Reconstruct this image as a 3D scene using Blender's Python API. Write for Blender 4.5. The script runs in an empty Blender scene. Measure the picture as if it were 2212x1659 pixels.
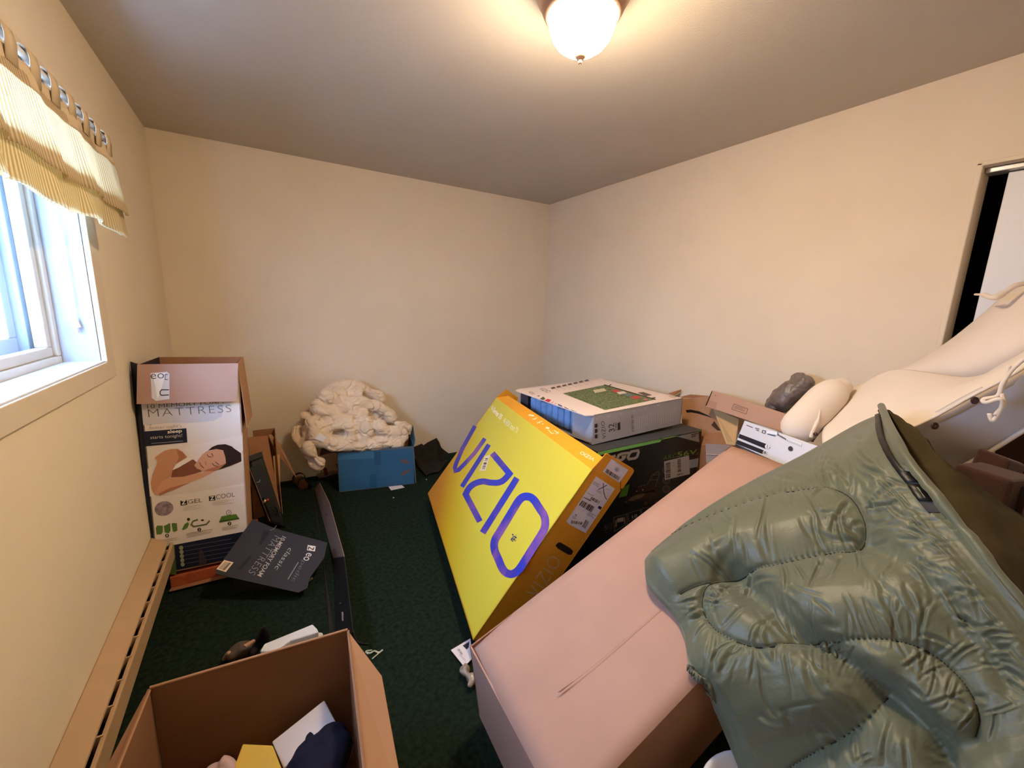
import bpy, bmesh, math, random
import numpy as np
from mathutils import Vector, Matrix, noise
random.seed(7)
C = bpy.context.scene.collection
SC = bpy.context.scene
rad = math.radians

# ------------------------------------------------------------------ camera
F, YAW, PITCH, ROLL = 882.66, 0.55243, 0.188913, 0.031462
CAM = np.array([0.52218, -3.54134, 1.43412])
IW, IH = 2212, 1659
W, H, YB = 3.078, 2.44, -4.05          # room: x 0..W, back wall y=0, wall behind the viewer y=YB
def cam_basis():
    cy, sy, cp, sp = math.cos(YAW), math.sin(YAW), math.cos(PITCH), math.sin(PITCH)
    f = np.array([sy*cp, cy*cp, -sp]); r = np.array([cy, -sy, 0.0]); u = np.cross(r, f)
    c, s = math.cos(ROLL), math.sin(ROLL)
    return c*r+s*u, -s*r+c*u, f
CR, CU, CF = cam_basis()
cd = bpy.data.cameras.new('camera'); co = bpy.data.objects.new('camera', cd); C.objects.link(co)
cd.sensor_width = 36; cd.lens = F*36/IW; cd.clip_start = .02; cd.clip_end = 200
co.matrix_world = Matrix(((CR[0], CU[0], -CF[0], CAM[0]), (CR[1], CU[1], -CF[1], CAM[1]), (CR[2], CU[2], -CF[2], CAM[2]), (0, 0, 0, 1)))
SC.camera = co
vs = SC.view_settings
vs.view_transform = 'Standard'; vs.look = 'None'; vs.gamma = 1; vs.use_curve_mapping = False
vs.exposure = 0.0
LAMP = 262.0            # strength of the glowing bowl
SKY = 28.0
# ------------------------------------------------------------------ sky
wd = bpy.data.worlds.new('world'); SC.world = wd; wd.use_nodes = True
nt = wd.node_tree; bg = nt.nodes['Background']
tc = nt.nodes.new('ShaderNodeTexCoord'); nz = nt.nodes.new('ShaderNodeTexNoise'); cr = nt.nodes.new('ShaderNodeValToRGB')
nz.inputs['Scale'].default_value = 2.0; nz.inputs['Detail'].default_value = 4
cr.color_ramp.elements[0].color = (0.24, 0.47, 1.0, 1); cr.color_ramp.elements[1].color = (0.52, 0.72, 1.0, 1)
nt.links.new(tc.outputs['Generated'], nz.inputs['Vector']); nt.links.new(nz.outputs['Fac'], cr.inputs['Fac'])
nt.links.new(cr.outputs['Color'], bg.inputs['Color']); bg.inputs['Strength'].default_value = SKY

# ------------------------------------------------------------------ helpers
def ray(u, v):
    d = (u-IW/2)/F*CR - (v-IH/2)/F*CU + CF
    return d
def atax(u, v, ax, val):
    d = ray(u, v); return CAM + d*((val-CAM[ax])/d[ax])
def ax_(u, v, x): return atax(u, v, 0, x)
def ay_(u, v, y): return atax(u, v, 1, y)
def az_(u, v, z): return atax(u, v, 2, z)
def atp(u, v, P, N):
    d = ray(u, v); return CAM + d*(np.dot(np.array(P)-CAM, N)/np.dot(d, N))
def proj(P):
    d = np.array(P)-CAM; return np.array([IW/2+F*(d@CR)/(d@CF), IH/2-F*(d@CU)/(d@CF)])
def s2l(c):
    return tuple(((x/255)/12.92 if x/255 <= .04045 else ((x/255+.055)/1.055)**2.4) for x in c)
MATS = {}
def mat(name, c, rough=.7, spec=.3, var=0, vs_=8, bump=0, bs=60, metal=0, sheen=0, c2=None, emit=None, sub=0):
    if name in MATS: return MATS[name]
    m = bpy.data.materials.new(name); m.use_nodes = True; n = m.node_tree; b = n.nodes['Principled BSDF']
    lc = s2l(c); b.inputs['Base Color'].default_value = (*lc, 1)
    b.inputs['Roughness'].default_value = rough; b.inputs['Specular IOR Level'].default_value = spec
    b.inputs['Metallic'].default_value = metal
    if sheen: b.inputs['Sheen Weight'].default_value = sheen
    t = n.nodes.new('ShaderNodeTexCoord')
    if var or c2:
        q = n.nodes.new('ShaderNodeTexNoise'); q.inputs['Scale'].default_value = vs_; q.inputs['Detail'].default_value = 5
        r = n.nodes.new('ShaderNodeValToRGB'); e = r.color_ramp.elements
        e[0].position, e[1].position = .35, .65
        e[0].color = (*[x*(1-var) for x in lc], 1)
        e[1].color = (*(s2l(c2) if c2 else [min(1, x*(1+var)) for x in lc]), 1)
        n.links.new(t.outputs['Object'], q.inputs['Vector']); n.links.new(q.outputs['Fac'], r.inputs['Fac'])
        n.links.new(r.outputs['Color'], b.inputs['Base Color'])
    if bump:
        q = n.nodes.new('ShaderNodeTexNoise'); q.inputs['Scale'].default_value = bs; q.inputs['Detail'].default_value = 4
        k = n.nodes.new('ShaderNodeBump'); k.inputs['Strength'].default_value = bump; k.inputs['Distance'].default_value = .01
        n.links.new(t.outputs['Object'], q.inputs['Vector']); n.links.new(q.outputs['Fac'], k.inputs['Height'])
        n.links.new(k.outputs['Normal'], b.inputs['Normal'])
    if emit:
        b.inputs['Emission Color'].default_value = (*emit[0], 1); b.inputs['Emission Strength'].default_value = emit[1]
    MATS[name] = m; return m
def pm(c, rough=.5):
    return mat('print_%02x%02x%02x_%d' % (*c, int(rough*100)), c, rough, .3)

ORG = {}
def thing(name, label, cat, loc, group=None, kind=None):
    o = bpy.data.objects.new(name, None); C.objects.link(o); o.location = [float(x) for x in loc]; o.empty_display_size = .05
    if label: o['label'] = label
    if cat: o['category'] = cat
    if group: o['group'] = group
    if kind: o['kind'] = kind
    ORG[o] = np.array(loc, float); return o
def tag(o, label=None, cat=None, group=None, kind=None):
    if label: o['label'] = label
    if cat: o['category'] = cat
    if group: o['group'] = group
    if kind: o['kind'] = kind
    return o
def mk(name, verts, faces, m, parent=None, smooth=False, idx=None, loc=None):
    v = np.array(verts, float)
    if parent is not None: off = ORG[parent]
    elif loc is not None: off = np.array(loc, float)
    else: off = np.array([v[:, 0].mean(), v[:, 1].mean(), v[:, 2].min()])
    me = bpy.data.meshes.new(name); me.from_pydata((v-off).tolist(), [], [list(map(int, f)) for f in faces])
    for x in (m if isinstance(m, (list, tuple)) else [m]): me.materials.append(x)
    if idx is not None:
        for p, i in zip(me.polygons, idx): p.material_index = i
    if smooth: me.polygons.foreach_set('use_smooth', [True]*len(me.polygons))
    me.validate(); me.update()
    o = bpy.data.objects.new(name, me); C.objects.link(o)
    if parent is not None: o.parent = parent
    else: o.location = off.tolist()
    ORG[o] = off; return o
def bev(o, w=.006, seg=2):
    md = o.modifiers.new('bevel', 'BEVEL'); md.width = w; md.segments = seg; md.limit_method = 'ANGLE'; md.angle_limit = rad(40); return o
def boxm(O, X, Y, Z):
    O, X, Y, Z = [np.array(k, float) for k in (O, X, Y, Z)]
    v = [O, O+X, O+X+Y, O+Y, O+Z, O+X+Z, O+X+Y+Z, O+Y+Z]
    f = [(0, 3, 2, 1), (4, 5, 6, 7), (0, 1, 5, 4), (1, 2, 6, 5), (2, 3, 7, 6), (3, 0, 4, 7)]
    if np.dot(np.cross(X, Y), Z) < 0: f = [q[::-1] for q in f]
    return v, f
def join(parts):
    V, Fc = [], []
    for v, f in parts:
        n = len(V); V += list(v); Fc += [tuple(i+n for i in q) for q in f]
    return V, Fc
def aabox(x0, x1, y0, y1, z0, z1): return boxm((x0, y0, z0), (x1-x0, 0, 0), (0, y1-y0, 0), (0, 0, z1-z0))
def slabm(pts, t, up=None):
    """board from an n-gon outline, thickness t along -normal (normal turned towards 'up' point, default the room middle)"""
    p = [np.array(q, float) for q in pts]; c = sum(p)/len(p)
    n = np.zeros(3)
    for i in range(len(p)): n += np.cross(p[i]-c, p[(i+1) % len(p)]-c)
    n /= np.linalg.norm(n)
    ref = np.array(up if up is not None else CAM) - c
    if n@ref < 0: p = p[::-1]; n = -n
    k = len(p); v = p+[q-n*t for q in p]
    f = [tuple(range(k)), tuple(range(2*k-1, k-1, -1))]+[(i, i+k, (i+1) % k+k, (i+1) % k) for i in range(k)]
    return v, f
def board(name, pts, t, m, parent=None, up=None, b=0):
    v, f = slabm(pts, t, up); o = mk(name, v, f, m, parent)
    if b: bev(o, b)
    return o
def rlist(r, n):
    if not hasattr(r, '__len__'): return [r]*n
    return list(np.interp(np.linspace(0, 1, n), np.linspace(0, 1, len(r)), r))
def tubem(pts, r, n=10, cap=True, flat=None):
    P = [np.array(p, float) for p in pts]; R_ = rlist(r, len(P))
    v, f = [], []; prev = None
    for i, p in enumerate(P):
        t = P[min(i+1, len(P)-1)]-P[max(i-1, 0)]; t = t/(np.linalg.norm(t)+1e-12)
        if prev is None:
            a = np.array([0, 0, 1.0]) if abs(t[2]) < .9 else np.array([1.0, 0, 0])
            s = np.cross(t, a)
        else: s = prev-t*(prev@t)
        s /= np.linalg.norm(s); prev = s; w = np.cross(t, s)
        for k in range(n):
            a = 2*math.pi*k/n; v.append(p+R_[i]*(math.cos(a)*s+math.sin(a)*w))
    for i in range(len(P)-1):
        for k in range(n):
            a, b = i*n+k, i*n+(k+1) % n; f.append((a, b, b+n, a+n))
    if cap:
        f.append(tuple(range(n-1, -1, -1))); f.append(tuple(range((len(P)-1)*n, len(P)*n)))
    return v, f
def sausage(pts, r, n=12):
    """tube with rounded ends"""
    P = [np.array(p, float) for p in pts]; R_ = rlist(r, len(P))
    d0 = (P[0]-P[1])/np.linalg.norm(P[0]-P[1]); d1 = (P[-1]-P[-2])/np.linalg.norm(P[-1]-P[-2])
    a = [(P[0]+d0*R_[0]*math.sin(k), R_[0]*math.cos(k)) for k in (1.45, 1.1, .75, .4)]
    b = [(P[-1]+d1*R_[-1]*math.sin(k), R_[-1]*math.cos(k)) for k in (.4, .75, 1.1, 1.45)]
    return tubem([x[0] for x in a]+P+[x[0] for x in b], [x[1] for x in a]+R_+[x[1] for x in b], n)
def smoothline(pts, n=8):
    P = [np.array(p, float) for p in pts]; out = []
    for i in range(len(P)-1):
        p0, p1, p2, p3 = P[max(i-1, 0)], P[i], P[i+1], P[min(i+2, len(P)-1)]
        for k in range(n):
            t = k/n
            out.append(.5*((2*p1)+(-p0+p2)*t+(2*p0-5*p1+4*p2-p3)*t*t+(-p0+3*p1-3*p2+p3)*t**3))
    out.append(P[-1]); return out
def lathem(prof, c, n=40, cap0=False):
    v, f = [], []
    for r, z in prof:
        for k in range(n):
            a = 2*math.pi*k/n; v.append((c[0]+r*math.cos(a), c[1]+r*math.sin(a), c[2]+z))
    for i in range(len(prof)-1):
        for k in range(n):
            a, b = i*n+k, i*n+(k+1) % n; f.append((a, b, b+n, a+n))
    return v, f
def ellm(c, rx, n=14):
    c = np.array(c, float); v, f = [], []
    A = [np.array(k, float) for k in rx]
    for i in range(n+1):
        th = math.pi*(i/n*.98+.01)
        for k in range(n*2):
            a = math.pi*k/n
            v.append(c+A[0]*math.sin(th)*math.cos(a)+A[1]*math.sin(th)*math.sin(a)+A[2]*math.cos(th))
    m = 2*n
    for i in range(n):
        for k in range(m): f.append((i*m+k, (i+1)*m+k, (i+1)*m+(k+1) % m, i*m+(k+1) % m))
    f.append(tuple(range(m-1, -1, -1))[::-1]); f.append(tuple(range(n*m, n*m+m))[::-1])
    return v, f
def evalmesh(o):
    dg = bpy.context.evaluated_depsgraph_get(); dg.update()
    return bpy.data.meshes.new_from_object(o.evaluated_get(dg))
def blob(name, parts, m, parent=None, vox=.008, it=6, disp=None, loc=None):
    """one continuous soft surface grown over overlapping folds"""
    V, Fc = join(parts); t = mk('tmp', V, Fc, m, None, loc=(0, 0, 0))
    r = t.modifiers.new('r', 'REMESH'); r.mode = 'VOXEL'; r.voxel_size = vox
    s = t.modifiers.new('s', 'SMOOTH'); s.factor = .5; s.iterations = it
    me = evalmesh(t); bpy.data.objects.remove(t)
    n = len(me.vertices); co_ = np.empty(n*3); me.vertices.foreach_get('co', co_); co_ = co_.reshape(-1, 3)
    nr = np.empty(n*3); me.vertices.foreach_get('normal', nr); nr = nr.reshape(-1, 3)
    if disp:
        for i in range(n): co_[i] += nr[i]*disp(co_[i])
    off = ORG[parent] if parent is not None else (np.array(loc) if loc is not None else np.array([co_[:, 0].mean(), co_[:, 1].mean(), co_[:, 2].min()]))
    me.vertices.foreach_set('co', (co_-off).ravel()); me.name = name
    me.materials.clear(); me.materials.append(m); me.polygons.foreach_set('use_smooth', [True]*len(me.polygons)); me.update()
    o = bpy.data.objects.new(name, me); C.objects.link(o)
    if parent is not None: o.parent = parent
    else: o.location = off.tolist()
    ORG[o] = off; return o
def bil(p, s):
    w = np.array([nv(p, s*.6), nv(p+7.1, s*.6), nv(p-3.3, s*.6)])*.5/s
    return abs(nv(p+w, s))
def nv(p, s): return noise.noise(Vector((p[0]*s, p[1]*s, p[2]*s)))
def Rm(h, t, r):
    h, t, r = rad(h), rad(t), rad(r)
    z = np.array([[math.cos(h), -math.sin(h), 0], [math.sin(h), math.cos(h), 0], [0, 0, 1]])
    y = np.array([[math.cos(t), 0, math.sin(t)], [0, 1, 0], [-math.sin(t), 0, math.cos(t)]])
    x = np.array([[1, 0, 0], [0, math.cos(r), -math.sin(r)], [0, math.sin(r), math.cos(r)]])
    return z@y@x
class Frame:
    def __init__(s, O, ang, dims):
        s.R = Rm(*ang); s.d = np.array(dims, float); s.O = np.array(O, float)
    def __call__(s, a, b, c): return s.O+s.R@(np.array([a, b, c])*s.d)
    def v(s, x, y, z): return s.R@np.array([x, y, z], float)

class Print:
    """flat print on a face: polygons, strokes, lettering laid on the plane (P, N)"""
    def __init__(s, P, N, lift=.0005):
        s.P = np.array(P, float); s.N = np.array(N, float)/np.linalg.norm(N)
        if s.N@(CAM-s.P) < 0: s.N = -s.N
        s.lift = lift; s.V, s.F, s.I, s.M = [], [], [], []; s.g = None; s.G = []
    def grp(s, name): s.G.append((name, len(s.F)))
    clip = None
    def at(s, u, v, l=0):
        p = atp(u, v, s.P, s.N)
        if s.clip is not None:
            c = s.clip; q = c.R.T@(p-c.O); q[0] = min(max(q[0], .0004), c.d[0]-.0004); p = c.O+c.R@q
        return p+s.N*s.lift*(l+1)
    def mi(s, m):
        if isinstance(m, tuple): m = pm(m)
        if m not in s.M: s.M.append(m)
        return s.M.index(m)
    def add(s, pts, m, l=0):
        n = len(s.V); p = [s.at(*q, l) for q in pts]
        c = sum(p)/len(p); nn = np.zeros(3)
        for i in range(len(p)): nn += np.cross(p[i]-c, p[(i+1) % len(p)]-c)
        if nn@s.N < 0: p = p[::-1]
        s.V += p; s.F.append(tuple(range(n, n+len(p)))); s.I.append(s.mi(m))
    poly = add
    def stroke(s, pts, w, m, l=0, closed=False):
        P = [np.array(q, float) for q in pts]; k = len(P); L_, R_ = [], []
        for i in range(k):
            a = P[i-1] if (i or closed) else P[i]; b = P[(i+1) % k] if (i < k-1 or closed) else P[i]
            d1 = P[i]-a; d2 = b-P[i]
            d1 = d1/(np.linalg.norm(d1)+1e-9); d2 = d2/(np.linalg.norm(d2)+1e-9)
            t = d1+d2; t /= (np.linalg.norm(t)+1e-9); nn = np.array([-t[1], t[0]])
            dd = d2 if np.linalg.norm(d1) < .1 else d1
            sc = 1/max(.5, abs(nn@np.array([-dd[1], dd[0]])))
            L_.append(P[i]+nn*w/2*sc); R_.append(P[i]-nn*w/2*sc)
        for i in range(k if closed else k-1):
            j = (i+1) % k; s.add([L_[i], L_[j], R_[j], R_[i]], m, l)
    def quad(s, c, u, v):     # c: four px corners TL TR BR BL
        a = np.array(c, float); return (a[0]*(1-u)+a[1]*u)*(1-v)+(a[3]*(1-u)+a[2]*u)*v
    def bars(s, c, n, m, l=1, seed=1):
        rn = random.Random(seed); u = 0
        while u < .97:
            w = rn.choice((.5, 1, 1, 1.8))/n; e = min(1, u+w)
            s.add([s.quad(c, u, 0), s.quad(c, e, 0), s.quad(c, e, 1), s.quad(c, u, 1)], m, l); u = e+rn.choice((.5, .8, 1.2))/n
    def lines(s, c, n, m, l=1, th=.35, seed=2):
        rn = random.Random(seed)
        for i in range(n):
            v0 = i/n; v1 = v0+th/n; e = rn.uniform(.7, 1); b = rn.uniform(0, .08)
            s.add([s.quad(c, b, v0), s.quad(c, e, v0), s.quad(c, e, v1), s.quad(c, b, v1)], m, l)
    def disc(s, c, r, m, l=0, n=16, asp=1, rot=0):
        cc, ss = math.cos(rot), math.sin(rot)
        s.add([(c[0]+r*(cc*math.cos(a)-ss*asp*math.sin(a)), c[1]+r*(ss*math.cos(a)+cc*asp*math.sin(a))) for a in [2*math.pi*k/n for k in range(n)]], m, l)
    def text(s, txt, bl, br, tl, m, l=1, off=0.0, sp=1.0, shear=0):
        cu = bpy.data.curves.new('t', 'FONT'); cu.body = txt; cu.size = 1; cu.resolution_u = 3; cu.offset = off; cu.space_character = sp; cu.shear = shear
        ob = bpy.data.objects.new('t', cu); C.objects.link(ob); me = evalmesh(ob); bpy.data.objects.remove(ob)
        v = np.array([q.co[:] for q in me.vertices]); lo, hi = v.min(0), v.max(0); d = np.where(hi-lo < 1e-6, 1, hi-lo); w = (v-lo)/d
        A, B, T = [np.array(s.at(*q, l)) for q in (bl, br, tl)]
        n = len(s.V); s.V += [A+(B-A)*q[0]+(T-A)*q[1] for q in w]
        i = s.mi(m)
        for p in me.polygons:
            f = [n+k for k in p.vertices]
            a, b, c = s.V[f[0]], s.V[f[1]], s.V[f[2]]
            if np.cross(b-a, c-a)@s.N < 0: f = f[::-1]
            s.F.append(tuple(f)); s.I.append(i)
        bpy.data.meshes.remove(me)
    def build(s, name, parent, label=None):
        if not s.G:
            o = mk(name, s.V, s.F, s.M, parent, idx=s.I)
            if label: o['label'] = label
            return o
        cuts = s.G+[(None, len(s.F))]
        if cuts[0][1] > 0: cuts = [(name, 0)]+cuts
        for (nm, a), (_, b) in zip(cuts[:-1], cuts[1:]):
            if a == b: continue
            ids = sorted({i for f in s.F[a:b] for i in f}); mp_ = {k: i for i, k in enumerate(ids)}
            mi_ = sorted(set(s.I[a:b]))
            mk(nm, [s.V[k] for k in ids], [[mp_[i] for i in f] for f in s.F[a:b]], [s.M[k] for k in mi_], parent, idx=[mi_.index(k) for k in s.I[a:b]])
def px(crop, sc, pts): return [(crop[0]+x*sc, crop[1]+y*sc) for x, y in pts]

# ------------------------------------------------------------------ materials
M_wall = mat('wall_paint', (226, 210, 184), .75, .25, var=.02, vs_=3, bump=.06, bs=140)
M_ceil = mat('ceiling_paint', (196, 186, 172), .85, .2, var=.02, vs_=2, bump=.1, bs=160)
M_carpet = mat('green_carpet', (35, 47, 37), 1.0, .02, var=.3, vs_=55, bump=.8, bs=420)
M_trim = mat('trim_paint', (214, 198, 172), .5, .35, var=.02, bump=.03)
M_white = mat('white_paint', (232, 232, 230), .45, .4)
M_vinyl = mat('vinyl_frame', (205, 198, 182), .45, .4, var=.03)
M_kraft = mat('kraft_board', (176, 132, 98), .82, .2, var=.06, vs_=14, bump=.04, bs=200)
M_kraftd = mat('kraft_board_inside', (160, 112, 78), .85, .15, var=.06, vs_=14, bump=.04, bs=200)
M_pink = mat('kraft_board_pale', (172, 136, 118), .8, .2, var=.04, vs_=5, bump=.05, bs=160)
M_black = mat('black_plastic', (20, 20, 22), .45, .4, var=.1)
M_metal = mat('brushed_bronze_metal', (176, 140, 116), .4, .5, metal=.6, var=.04)
# ------------------------------------------------------------------ room shell
WT = .12
fl = mk('floor', *aabox(-.0, W, YB, 0, -.1, 0), M_carpet, loc=(W/2, YB/2, 0)); tag(fl, 'dark green carpet floor', None, kind='structure')
ce = mk('ceiling', *aabox(0, W, YB, 0, H, H+.1), M_ceil); tag(ce, 'plain painted ceiling', kind='structure')
tag(mk('wall_back', *aabox(-WT-.1, W+WT, 0, WT, -.1, H+.1), M_wall), 'cream painted wall opposite the viewer', kind='structure')
tag(mk('wall_front', *aabox(-WT-.1, W+WT, YB-WT, YB, -.1, H+.1), M_wall), 'cream painted wall behind the viewer', kind='structure')
WY0, WY1, WZ0, WZ1 = -2.75, -1.435, 1.178, 2.02       # window opening
LT = .22
tag(mk('wall_left', *join([aabox(-LT, 0, YB, WY0, -.1, H+.1), aabox(-LT, 0, WY1, 0, -.1, H+.1), aabox(-LT, 0, WY0, WY1, -.1, WZ0), aabox(-LT, 0, WY0, WY1, WZ1, H+.1)]), M_wall),
    'cream painted wall with the window', kind='structure')
DY0, DY1, DZ = -4.0, -2.99, 2.052                      # closet opening in the right wall
tag(mk('wall_right', *join([aabox(W, W+WT, DY1, 0, -.1, H+.1), aabox(W, W+WT, YB, DY0, -.1, H+.1), aabox(W, W+WT, DY0, DY1, DZ, H+.1)]), M_wall),
    'cream painted wall with the closet opening', kind='structure')
# closet shell behind the opening
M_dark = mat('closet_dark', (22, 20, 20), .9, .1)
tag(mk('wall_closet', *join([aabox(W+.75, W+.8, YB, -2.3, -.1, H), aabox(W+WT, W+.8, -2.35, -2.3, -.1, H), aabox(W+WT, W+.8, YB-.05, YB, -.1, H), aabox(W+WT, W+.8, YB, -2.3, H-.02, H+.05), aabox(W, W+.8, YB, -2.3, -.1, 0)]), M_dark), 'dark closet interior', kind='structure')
d1 = thing('door_1', 'white sliding closet door panel', None, (W+.09, -3.5, 0), kind='structure')
bev(mk('door_panel', *aabox(W+.075, W+.105, -4.0, -3.052, .01, 2.028), M_white, d1), .004)
bev(mk('track', *aabox(W+.04, W+.11, -4.0, -2.992, 2.03, 2.05), mat('track_metal', (190, 190, 188), .35, .5, metal=.7), d1), .003)
t1 = thing('trim_1', 'thin rounded corner bead around the closet opening', None, (W, -2.98, 0), kind='structure')
for nm, q in (('bead', aabox(W-.005, W+.01, -2.992, -2.972, 0, 2.066)), ('bead', aabox(W-.005, W+.01, -4.0, -2.972, 2.052, 2.07))):
    bev(mk(nm, *q, M_wall, t1), .005, 3)

# ------------------------------------------------------------------ window
w1 = thing('window_1', 'white framed window with cream casing', None, (0, (WY0+WY1)/2, WZ0), kind='structure')
cs = .088
for q in (aabox(-.0, .018, WY0-cs, WY1+cs, WZ0-.066, WZ0), aabox(0, .018, WY0-cs, WY1+cs, WZ1, WZ1+cs), aabox(0, .018, WY1, WY1+cs, WZ0, WZ1), aabox(0, .018, WY0-cs, WY0, WZ0, WZ1)):
    bev(mk('casing', *q, M_trim, w1), .003)
XF = -.10
M_rev = mat('reveal_white', (184, 189, 196), .5, .35)
for q in (aabox(XF, .0, WY1-.004, WY1+.001, WZ0, WZ1), aabox(XF, 0, WY0-.001, WY0+.004, WZ0, WZ1), aabox(XF, 0, WY0, WY1, WZ1-.004, WZ1)):
    mk('reveal', *q, M_rev, w1)
si = bev(mk('sill', *aabox(XF, .012, WY0, WY1, WZ0-.004, WZ0+.006), mat('sill_paint', (200, 202, 204), .5, .35, var=.03), w1), .003)
# vinyl frame and sash
fw = .045
def ring(name, x0, x1, y0, y1, z0, z1, w, m, par):
    for q in (aabox(x0, x1, y0, y1, z0, z0+w), aabox(x0, x1, y0, y1, z1-w, z1), aabox(x0, x1, y1-w, y1, z0+w, z1-w), aabox(x0, x1, y0, y0+w, z0+w, z1-w)):
        bev(mk(name, *q, m, par), .004)
ring('frame', XF-.05, XF, WY0, WY1-.002, WZ0, WZ1, .03, M_vinyl, w1)
ring('sash', XF-.045, XF-.012, WY0+.03, WY1-.032, WZ0+.03, WZ1-.03, .034, M_vinyl, w1)
mg = bpy.data.materials.new('window_glass'); mg.use_nodes = True; n = mg.node_tree; n.nodes.clear()
o_ = n.nodes.new('ShaderNodeOutputMaterial'); mx = n.nodes.new('ShaderNodeMixShader'); tr = n.nodes.new('ShaderNodeBsdfTransparent'); gl = n.nodes.new('ShaderNodeBsdfGlossy'); pass
gl.inputs['Roughness'].default_value = .02; tr.inputs['Color'].default_value = (.95, .97, 1, 1)
mx.inputs[0].default_value = .05; n.links.new(tr.outputs[0], mx.inputs[1]); n.links.new(gl.outputs[0], mx.inputs[2]); n.links.new(mx.outputs[0], o_.inputs[0])
sash_ = [o for o in C.objects if o.name.startswith('sash')][0]
mk('pane', *aabox(XF-.032, XF-.028, WY0+.06, WY1-.062, WZ0+.06, WZ1-.06), mg, sash_)
M_storm = mat('storm_frame', (190, 200, 214), .5, .4, var=.03)
ring('storm_frame', XF-.11, XF-.06, WY0+.0, WY1-.0, WZ0-.0, WZ1, .05, M_storm, w1)
ring('storm_frame', XF-.105, XF-.085, WY0+.05, WY1-.05, WZ0+.05, WZ1-.05, .05, M_storm, w1)
# outdoors: snowy yard and pale board fence, seen dimly through the pane
tag(mk('snowy_yard', *aabox(-14, -.6, -12, 12, -.6, -.5), mat('snow', (236, 240, 246), .8, .2, var=.08, vs_=1.5, bump=.6, bs=3)), 'snow covered yard outside the window', kind='structure')
fe = thing('fence', 'pale weathered board fence outside the window', 'fence', (-4.2, 4, -.5))
M_fen = mat('fence_board', (214, 216, 220), .8, .2, var=.08, vs_=3)
for k in range(40):
    y0 = -3+k*.24; mk('board', *aabox(-4.22, -4.19, y0, y0+.225, -.5, 1.25+.03*math.sin(k*2.3)), M_fen, fe)
mk('rail', *aabox(-4.19, -4.14, -3, 6.6, .9, 1.0), M_fen, fe); mk('rail', *aabox(-4.19, -4.14, -3, 6.6, 0, .1), M_fen, fe)
# ------------------------------------------------------------------ ceiling light
LX, LY = 1.472, -2.36
cl = thing('ceiling_light', 'round frosted glass ceiling light with bronze rim and finial', 'ceiling light', (LX, LY, H))
mk('base_pan', *lathem([(.001, 0), (.15, 0), (.155, -.008), (.154, -.024), (.146, -.044), (.14, -.05), (.137, -.058), (.128, -.078), (.124, -.082), (.122, -.09), (.116, -.097), (.111, -.097), (.109, -.09), (.109, -.06), (.001, -.06)], (LX, LY, H), 64), M_metal, cl, True)
mbowl = bpy.data.materials.new('lit_frosted_glass'); mbowl.use_nodes = True; b = mbowl.node_tree.nodes['Principled BSDF']
b.inputs['Base Color'].default_value = (.9, .86, .78, 1); b.inputs['Roughness'].default_value = .35
b.inputs['Emission Color'].default_value = (1.0, .765, .525, 1); 
nb = mbowl.node_tree; tcb = nb.nodes.new('ShaderNodeTexCoord'); sx = nb.nodes.new('ShaderNodeSeparateXYZ'); mr = nb.nodes.new('ShaderNodeMapRange')
mr.inputs['From Min'].default_value = -.085; mr.inputs['From Max'].default_value = -.17; mr.inputs['To Min'].default_value = LAMP*.05; mr.inputs['To Max'].default_value = LAMP*1.2
nb.links.new(tcb.outputs['Object'], sx.inputs[0]); nb.links.new(sx.outputs['Z'], mr.inputs['Value']); nb.links.new(mr.outputs[0], b.inputs['Emission Strength'])
mk('glass_bowl', *lathem([(.107, -.085), (.108, -.1), (.105, -.12), (.095, -.148), (.078, -.17), (.055, -.186), (.028, -.196), (.001, -.199)], (LX, LY, H), 64), mbowl, cl, True)
mk('finial', *lathem([(.001, -.194), (.017, -.197), (.019, -.203), (.014, -.21), (.006, -.213), (.005, -.216), (.007, -.22), (.005, -.226), (.001, -.227)], (LX, LY, H), 24), M_metal, cl, True)

# ------------------------------------------------------------------ curtain rod, valance, cord
RX, RZ = .085, 1.985
rod = thing('curtain_rod', 'white curtain rod on brackets above the window', 'curtain rod', (RX, -2.0, RZ))
M_rod = mat('rod_white', (228, 226, 220), .35, .5)
mk('rod', *tubem([(RX, -2.95, RZ), (RX, -1.335, RZ)], .008, 12), M_rod, rod, True)
mk('bracket', *join([tubem([(RX, -1.36, RZ), (.03, -1.33, RZ), (0, -1.33, RZ-.0)], .006, 8), aabox(0, .004, -1.345, -1.315, RZ-.035, RZ+.03)]), mat('bracket_dark', (70, 58, 52), .5, .4), rod)
mk('end_cap', *ellm((RX, -1.33, RZ), ((.012, 0, 0), (0, .012, 0), (0, 0, .012)), 8), M_rod, rod, True)
va = thing('valance', 'cream striped tab-top valance in two tiers above the window', 'valance', (RX, -2.0, 1.66))
mc = bpy.data.materials.new('valance_cloth'); mc.use_nodes = True; n = mc.node_tree; b = n.nodes['Principled BSDF']; ou = n.nodes['Material Output']
tx = n.nodes.new('ShaderNodeTexCoord'); wv = n.nodes.new('ShaderNodeTexWave'); wv.wave_type = 'BANDS'; wv.bands_direction = 'Y'; wv.inputs['Scale'].default_value = 28; wv.inputs['Distortion'].default_value = .6
rp = n.nodes.new('ShaderNodeValToRGB'); rp.color_ramp.elements[0].color = (*s2l((205, 180, 138)), 1); rp.color_ramp.elements[1].color = (*s2l((238, 226, 196)), 1)
n.links.new(tx.outputs['Object'], wv.inputs['Vector']); n.links.new(wv.outputs['Fac'], rp.inputs['Fac']); n.links.new(rp.outputs['Color'], b.inputs['Base Color']); b.inputs['Roughness'].default_value = .85
tl = n.nodes.new('ShaderNodeBsdfTranslucent'); ms = n.nodes.new('ShaderNodeMixShader'); ms.inputs[0].default_value = .6
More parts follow.
